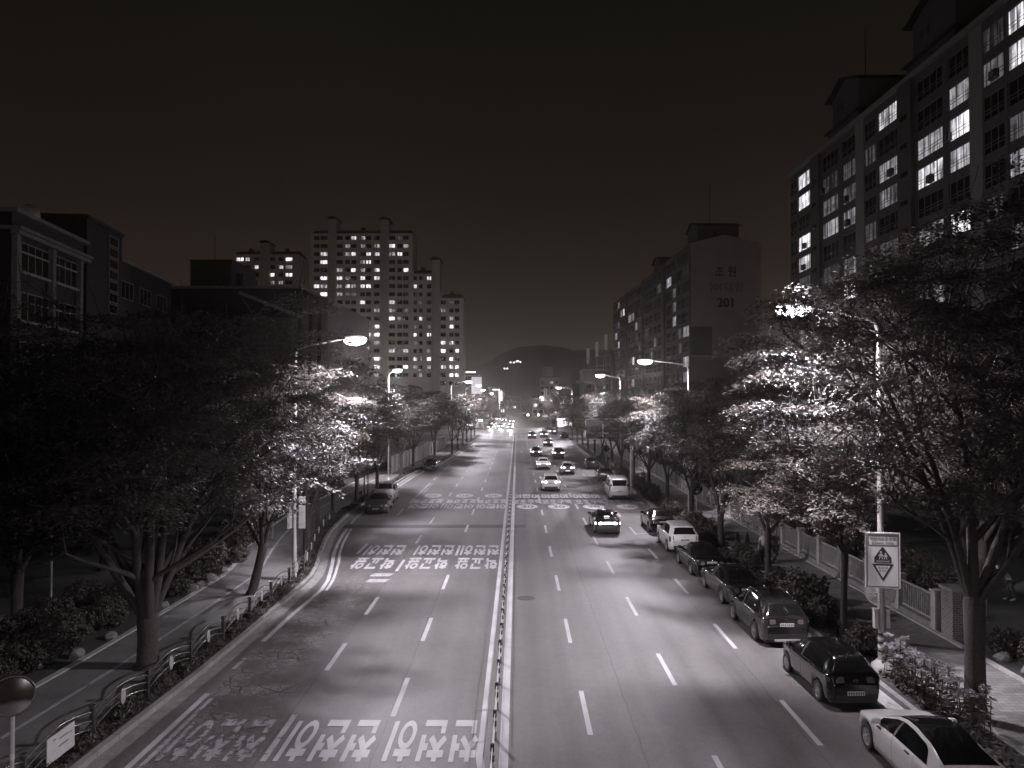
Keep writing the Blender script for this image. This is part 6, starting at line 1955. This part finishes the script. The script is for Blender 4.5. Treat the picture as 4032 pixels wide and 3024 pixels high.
def person(x, y, z, rz, label, top, legs, long_hair=False, cap=False, stride=.28, bend=0.0, h=1.0, shoes="cloth_white", bag=False):
    o = empty("person", (x, y, z), rz, label, "person"); o.scale = (h, h, h)
    def B(px, py, pz):                         # forward bend about the hips
        if pz > .95 and bend:
            a = bend; dy, dz = py, pz - .95
            return (px, dy * math.cos(a) + dz * math.sin(a), .95 + dz * math.cos(a) - dy * math.sin(a))
        return (px, py, pz)
    P_ = [((0, 0, .95), .135), (B(0, 0, 1.12), .125), (B(0, .01, 1.34), .145), (B(0, 0, 1.47), .065), (B(0, .02, 1.54), .06), (B(0, .03, 1.62), .088), (B(0, .03, 1.70), .088), (B(0, .02, 1.755), .05),
          (B(0, .125, 1.63), .016)]
    E_ = [(0, 1), (1, 2), (2, 3), (3, 4), (4, 5), (5, 6), (6, 7), (5, 8)]
    legp = {}
    for sx, st in ((1, stride), (-1, -stride)):
        b = len(P_)
        P_ += [((sx * .10, 0, .86), .10), ((sx * .10, st * .55 + .04, .50), .065), ((sx * .10, st * 1.0 - (.06 if st < 0 else 0), .10 + (.05 if st < 0 else 0)), .045), ((sx * .105, st * 1.0 + .10, .045), .038), ((sx * .105, st + .17, .035), .03)]
        E_ += [(0, b), (b, b + 1), (b + 1, b + 2), (b + 2, b + 3), (b + 3, b + 4)]; legp[sx] = b
    arm = {}
    for sx, st in ((1, -stride), (-1, stride)):
        b = len(P_)
        hand = (sx * .27, st * .7 + .08, .82)
        if bend: hand = (sx * .2, .62, .80)
        P_ += [(B(sx * .17, 0, 1.40), .065), (B(sx * .235, st * .25 - .02, 1.14), .042) if not bend else ((sx * .22, .45, 1.08), .042), (hand, .030), ((hand[0], hand[1] + .02, hand[2] - .07), .034)]
        E_ += [(2, b), (b, b + 1), (b + 1, b + 2), (b + 2, b + 3)]; arm[sx] = b
        for k, L in enumerate((.060, .075, .08, .072)):     # four fingers and a thumb, slightly curled
            f = len(P_); q = (k - 1.5) * .018
            P_ += [((hand[0] - sx * .005, hand[1] + .02 + q, hand[2] - .10), .009), ((hand[0] - sx * .025, hand[1] + .03 + q * 1.1, hand[2] - .10 - L), .007)]
            E_ += [(b + 3, f), (f, f + 1)]
        f = len(P_); P_ += [((hand[0] - sx * .02, hand[1] + .065, hand[2] - .08), .010), ((hand[0] - sx * .03, hand[1] + .085, hand[2] - .125), .008)]; E_ += [(b + 3, f), (f, f + 1)]
    link("body", skin_mesh("body", P_, E_, [M["skin"]]), o)
    up = lambda i, k: (P_[i][0], P_[i][1] + k)
    T_ = [up(0, .03), up(1, .025), up(2, .022), (B(0, 0, 1.44), .085)]; TE = [(0, 1), (1, 2), (2, 3)]
    for sx in (1, -1):
        b = len(T_); T_ += [up(arm[sx], .022), up(arm[sx] + 1, .026)]; TE += [(2, b), (b, b + 1)]
    link("shirt", skin_mesh("shirt", T_, TE, [M[top]]), o)
    T_ = [up(0, .026)]; TE = []
    for sx in (1, -1):
        b = len(T_); i = legp[sx]; T_ += [up(i, .026), up(i + 1, .03), up(i + 2, .035)]; TE += [(0, b), (b, b + 1), (b + 1, b + 2)]
    link("trousers", skin_mesh("trousers", T_, TE, [M[legs]]), o)
    for sx in (1, -1):
        i = legp[sx]; T_ = [(P_[i + 2][0][:2] + (P_[i + 2][0][2] - .03,), .052), (P_[i + 3][0], .046), (P_[i + 4][0], .036)]
        link("shoe", skin_mesh("shoe", T_, [(0, 1), (1, 2)], [M[shoes]]), o)
    T_ = [(B(0, -.015, 1.76), .075), (B(0, -.03, 1.70), .098), (B(0, -.045, 1.62), .085)]; TE = [(0, 1), (1, 2)]
    if long_hair: T_ += [(B(0, -.07, 1.50), .08), (B(0, -.10, 1.36), .07)]; TE += [(2, 3), (3, 4)]
    link("hair", skin_mesh("hair", T_, TE, [M["hair"]]), o)
    if cap:
        g = MB(); c_ = B(0, .02, 1.74); g.lathe([(.105, -.02), (.10, .03), (.06, .07), (0, .08)], 14, 0, Matrix.Translation(c_)); g.box((c_[0], c_[1] + .13, c_[2] - .01), (.14, .12, .015), 0); g.build("cap", M["cloth_white"], o)
    return o
person(13.75, 43.2, .15, R(165), "person with long dark hair in a white top walking beside the right fence", "cloth_white", "cloth_dark", long_hair=True)
person(14.45, 43.4, .15, R(185), "person in a pale sleeveless top and white shoes walking right of the long haired walker", "cloth_grey", "cloth_grey", stride=.2)
person(13.2, 81, .15, R(172), "person in a pale cap and grey shirt walking far along the right pavement", "cloth_grey", "cloth_dark", cap=True, stride=.34)
person(22.2, 35, .18, R(70), "person in a pale top and dark trousers leaning forward in the dim right park", "cloth_grey", "cloth_dark", bend=.7, stride=.12)
hb_ = MB(); hb_.lathe([(0, 0), (.11, .0), (.13, .1), (.10, .24), (.04, .26)], 12, 0, Matrix.Diagonal((.6, 1.2, 1, 1)))
hb_.tube([(0, -.08, .24), (0, -.03, .42), (0, .03, .42), (0, .08, .24)], .01, 5)
tag(hb_.build("handbag", M["cloth_dark"], None, (13.47, 43.0, .62)), "dark handbag held by the long haired walker in white", "bag")

# ------------------------------------------------------------------ small roadside things
bs = empty("bus_shelter", (-14.9, 73.0, .14), 0, "small dark shelter of two posts and a flat roof beside the left lay-by", "shelter")
g = MB(); g.b2((-.8, -1.2, 2.55), (1.1, 1.2, 2.68), 0); g.build("roof", M["dark_metal"], bs)
for yy in (-.9, .9): g = MB(); g.tube([(.55, yy, 0), (.55, yy, 2.549)], .06, 8); g.build("post", M["dark_metal"], bs)
g = MB(); g.b2((-.3, -.9, .42), (.1, .9, .48), 0); g.b2((-.25, -.7, 0), (.05, -.64, .419), 0); g.b2((-.25, .64, 0), (.05, .7, .419), 0); g.build("bench", M["dark_metal"], bs)
for i, (x, y, w) in enumerate(((-13.4, 232, 3.0), (-17.5, 250, 4), (14.6, 250, 3.2), (19, 262, 4.5), (12.2, 240, 2.4))):
    s = empty("shop_kiosk", (x, y, .15), 0, ["lit kiosk at the left far corner of the junction", "glowing shopfront behind the left kiosk beyond the junction", "glowing shopfront beside the far right trees", "wide glowing shopfront farther right beyond the junction", "small bright kiosk at the right far corner of the junction"][i], "shop")
    g = MB(); g.b2((0, .1, 0), (w, 3, 3.2), 0); g.b2((-.1, -.5, 3.2), (w + .1, 3.1, 3.4), 0); g.build("wall", M["apt_dark"], s)
    g = MB(); g.b2((.1, -.1, 2.4), (w - .1, .09, 3.1), 0); g.build("sign_board", M["glow_soft"] if i % 2 else M["glow_sign"], s)
    g = MB(); g.add([(.2, .09, .4), (w - .2, .09, .4), (w - .2, .09, 2.2), (.2, .09, 2.2)], [(0, 1, 2, 3)], 0); g.build("shop_window", M["pane_far"], s)

# ------------------------------------------------------------------ night haze
HAZE = 0.00042
g = MB(); g.b2((-810, -160, -1.1), (810, 1160, 92), 0)
hm = bpy.data.materials.new("haze"); hm.use_nodes = True
hn, hl = hm.node_tree.nodes, hm.node_tree.links; hn.clear()
ho = hn.new("ShaderNodeOutputMaterial"); hv = hn.new("ShaderNodeVolumePrincipled")
hv.inputs["Color"].default_value = (.9, .84, .78, 1); hv.inputs["Density"].default_value = HAZE; hv.inputs["Anisotropy"].default_value = .9
hl.new(hv.outputs[0], ho.inputs["Volume"])
if HAZE > 0:
    tag(g.build("haze", hm), "thin night haze over the whole street", "haze", None, "stuff")
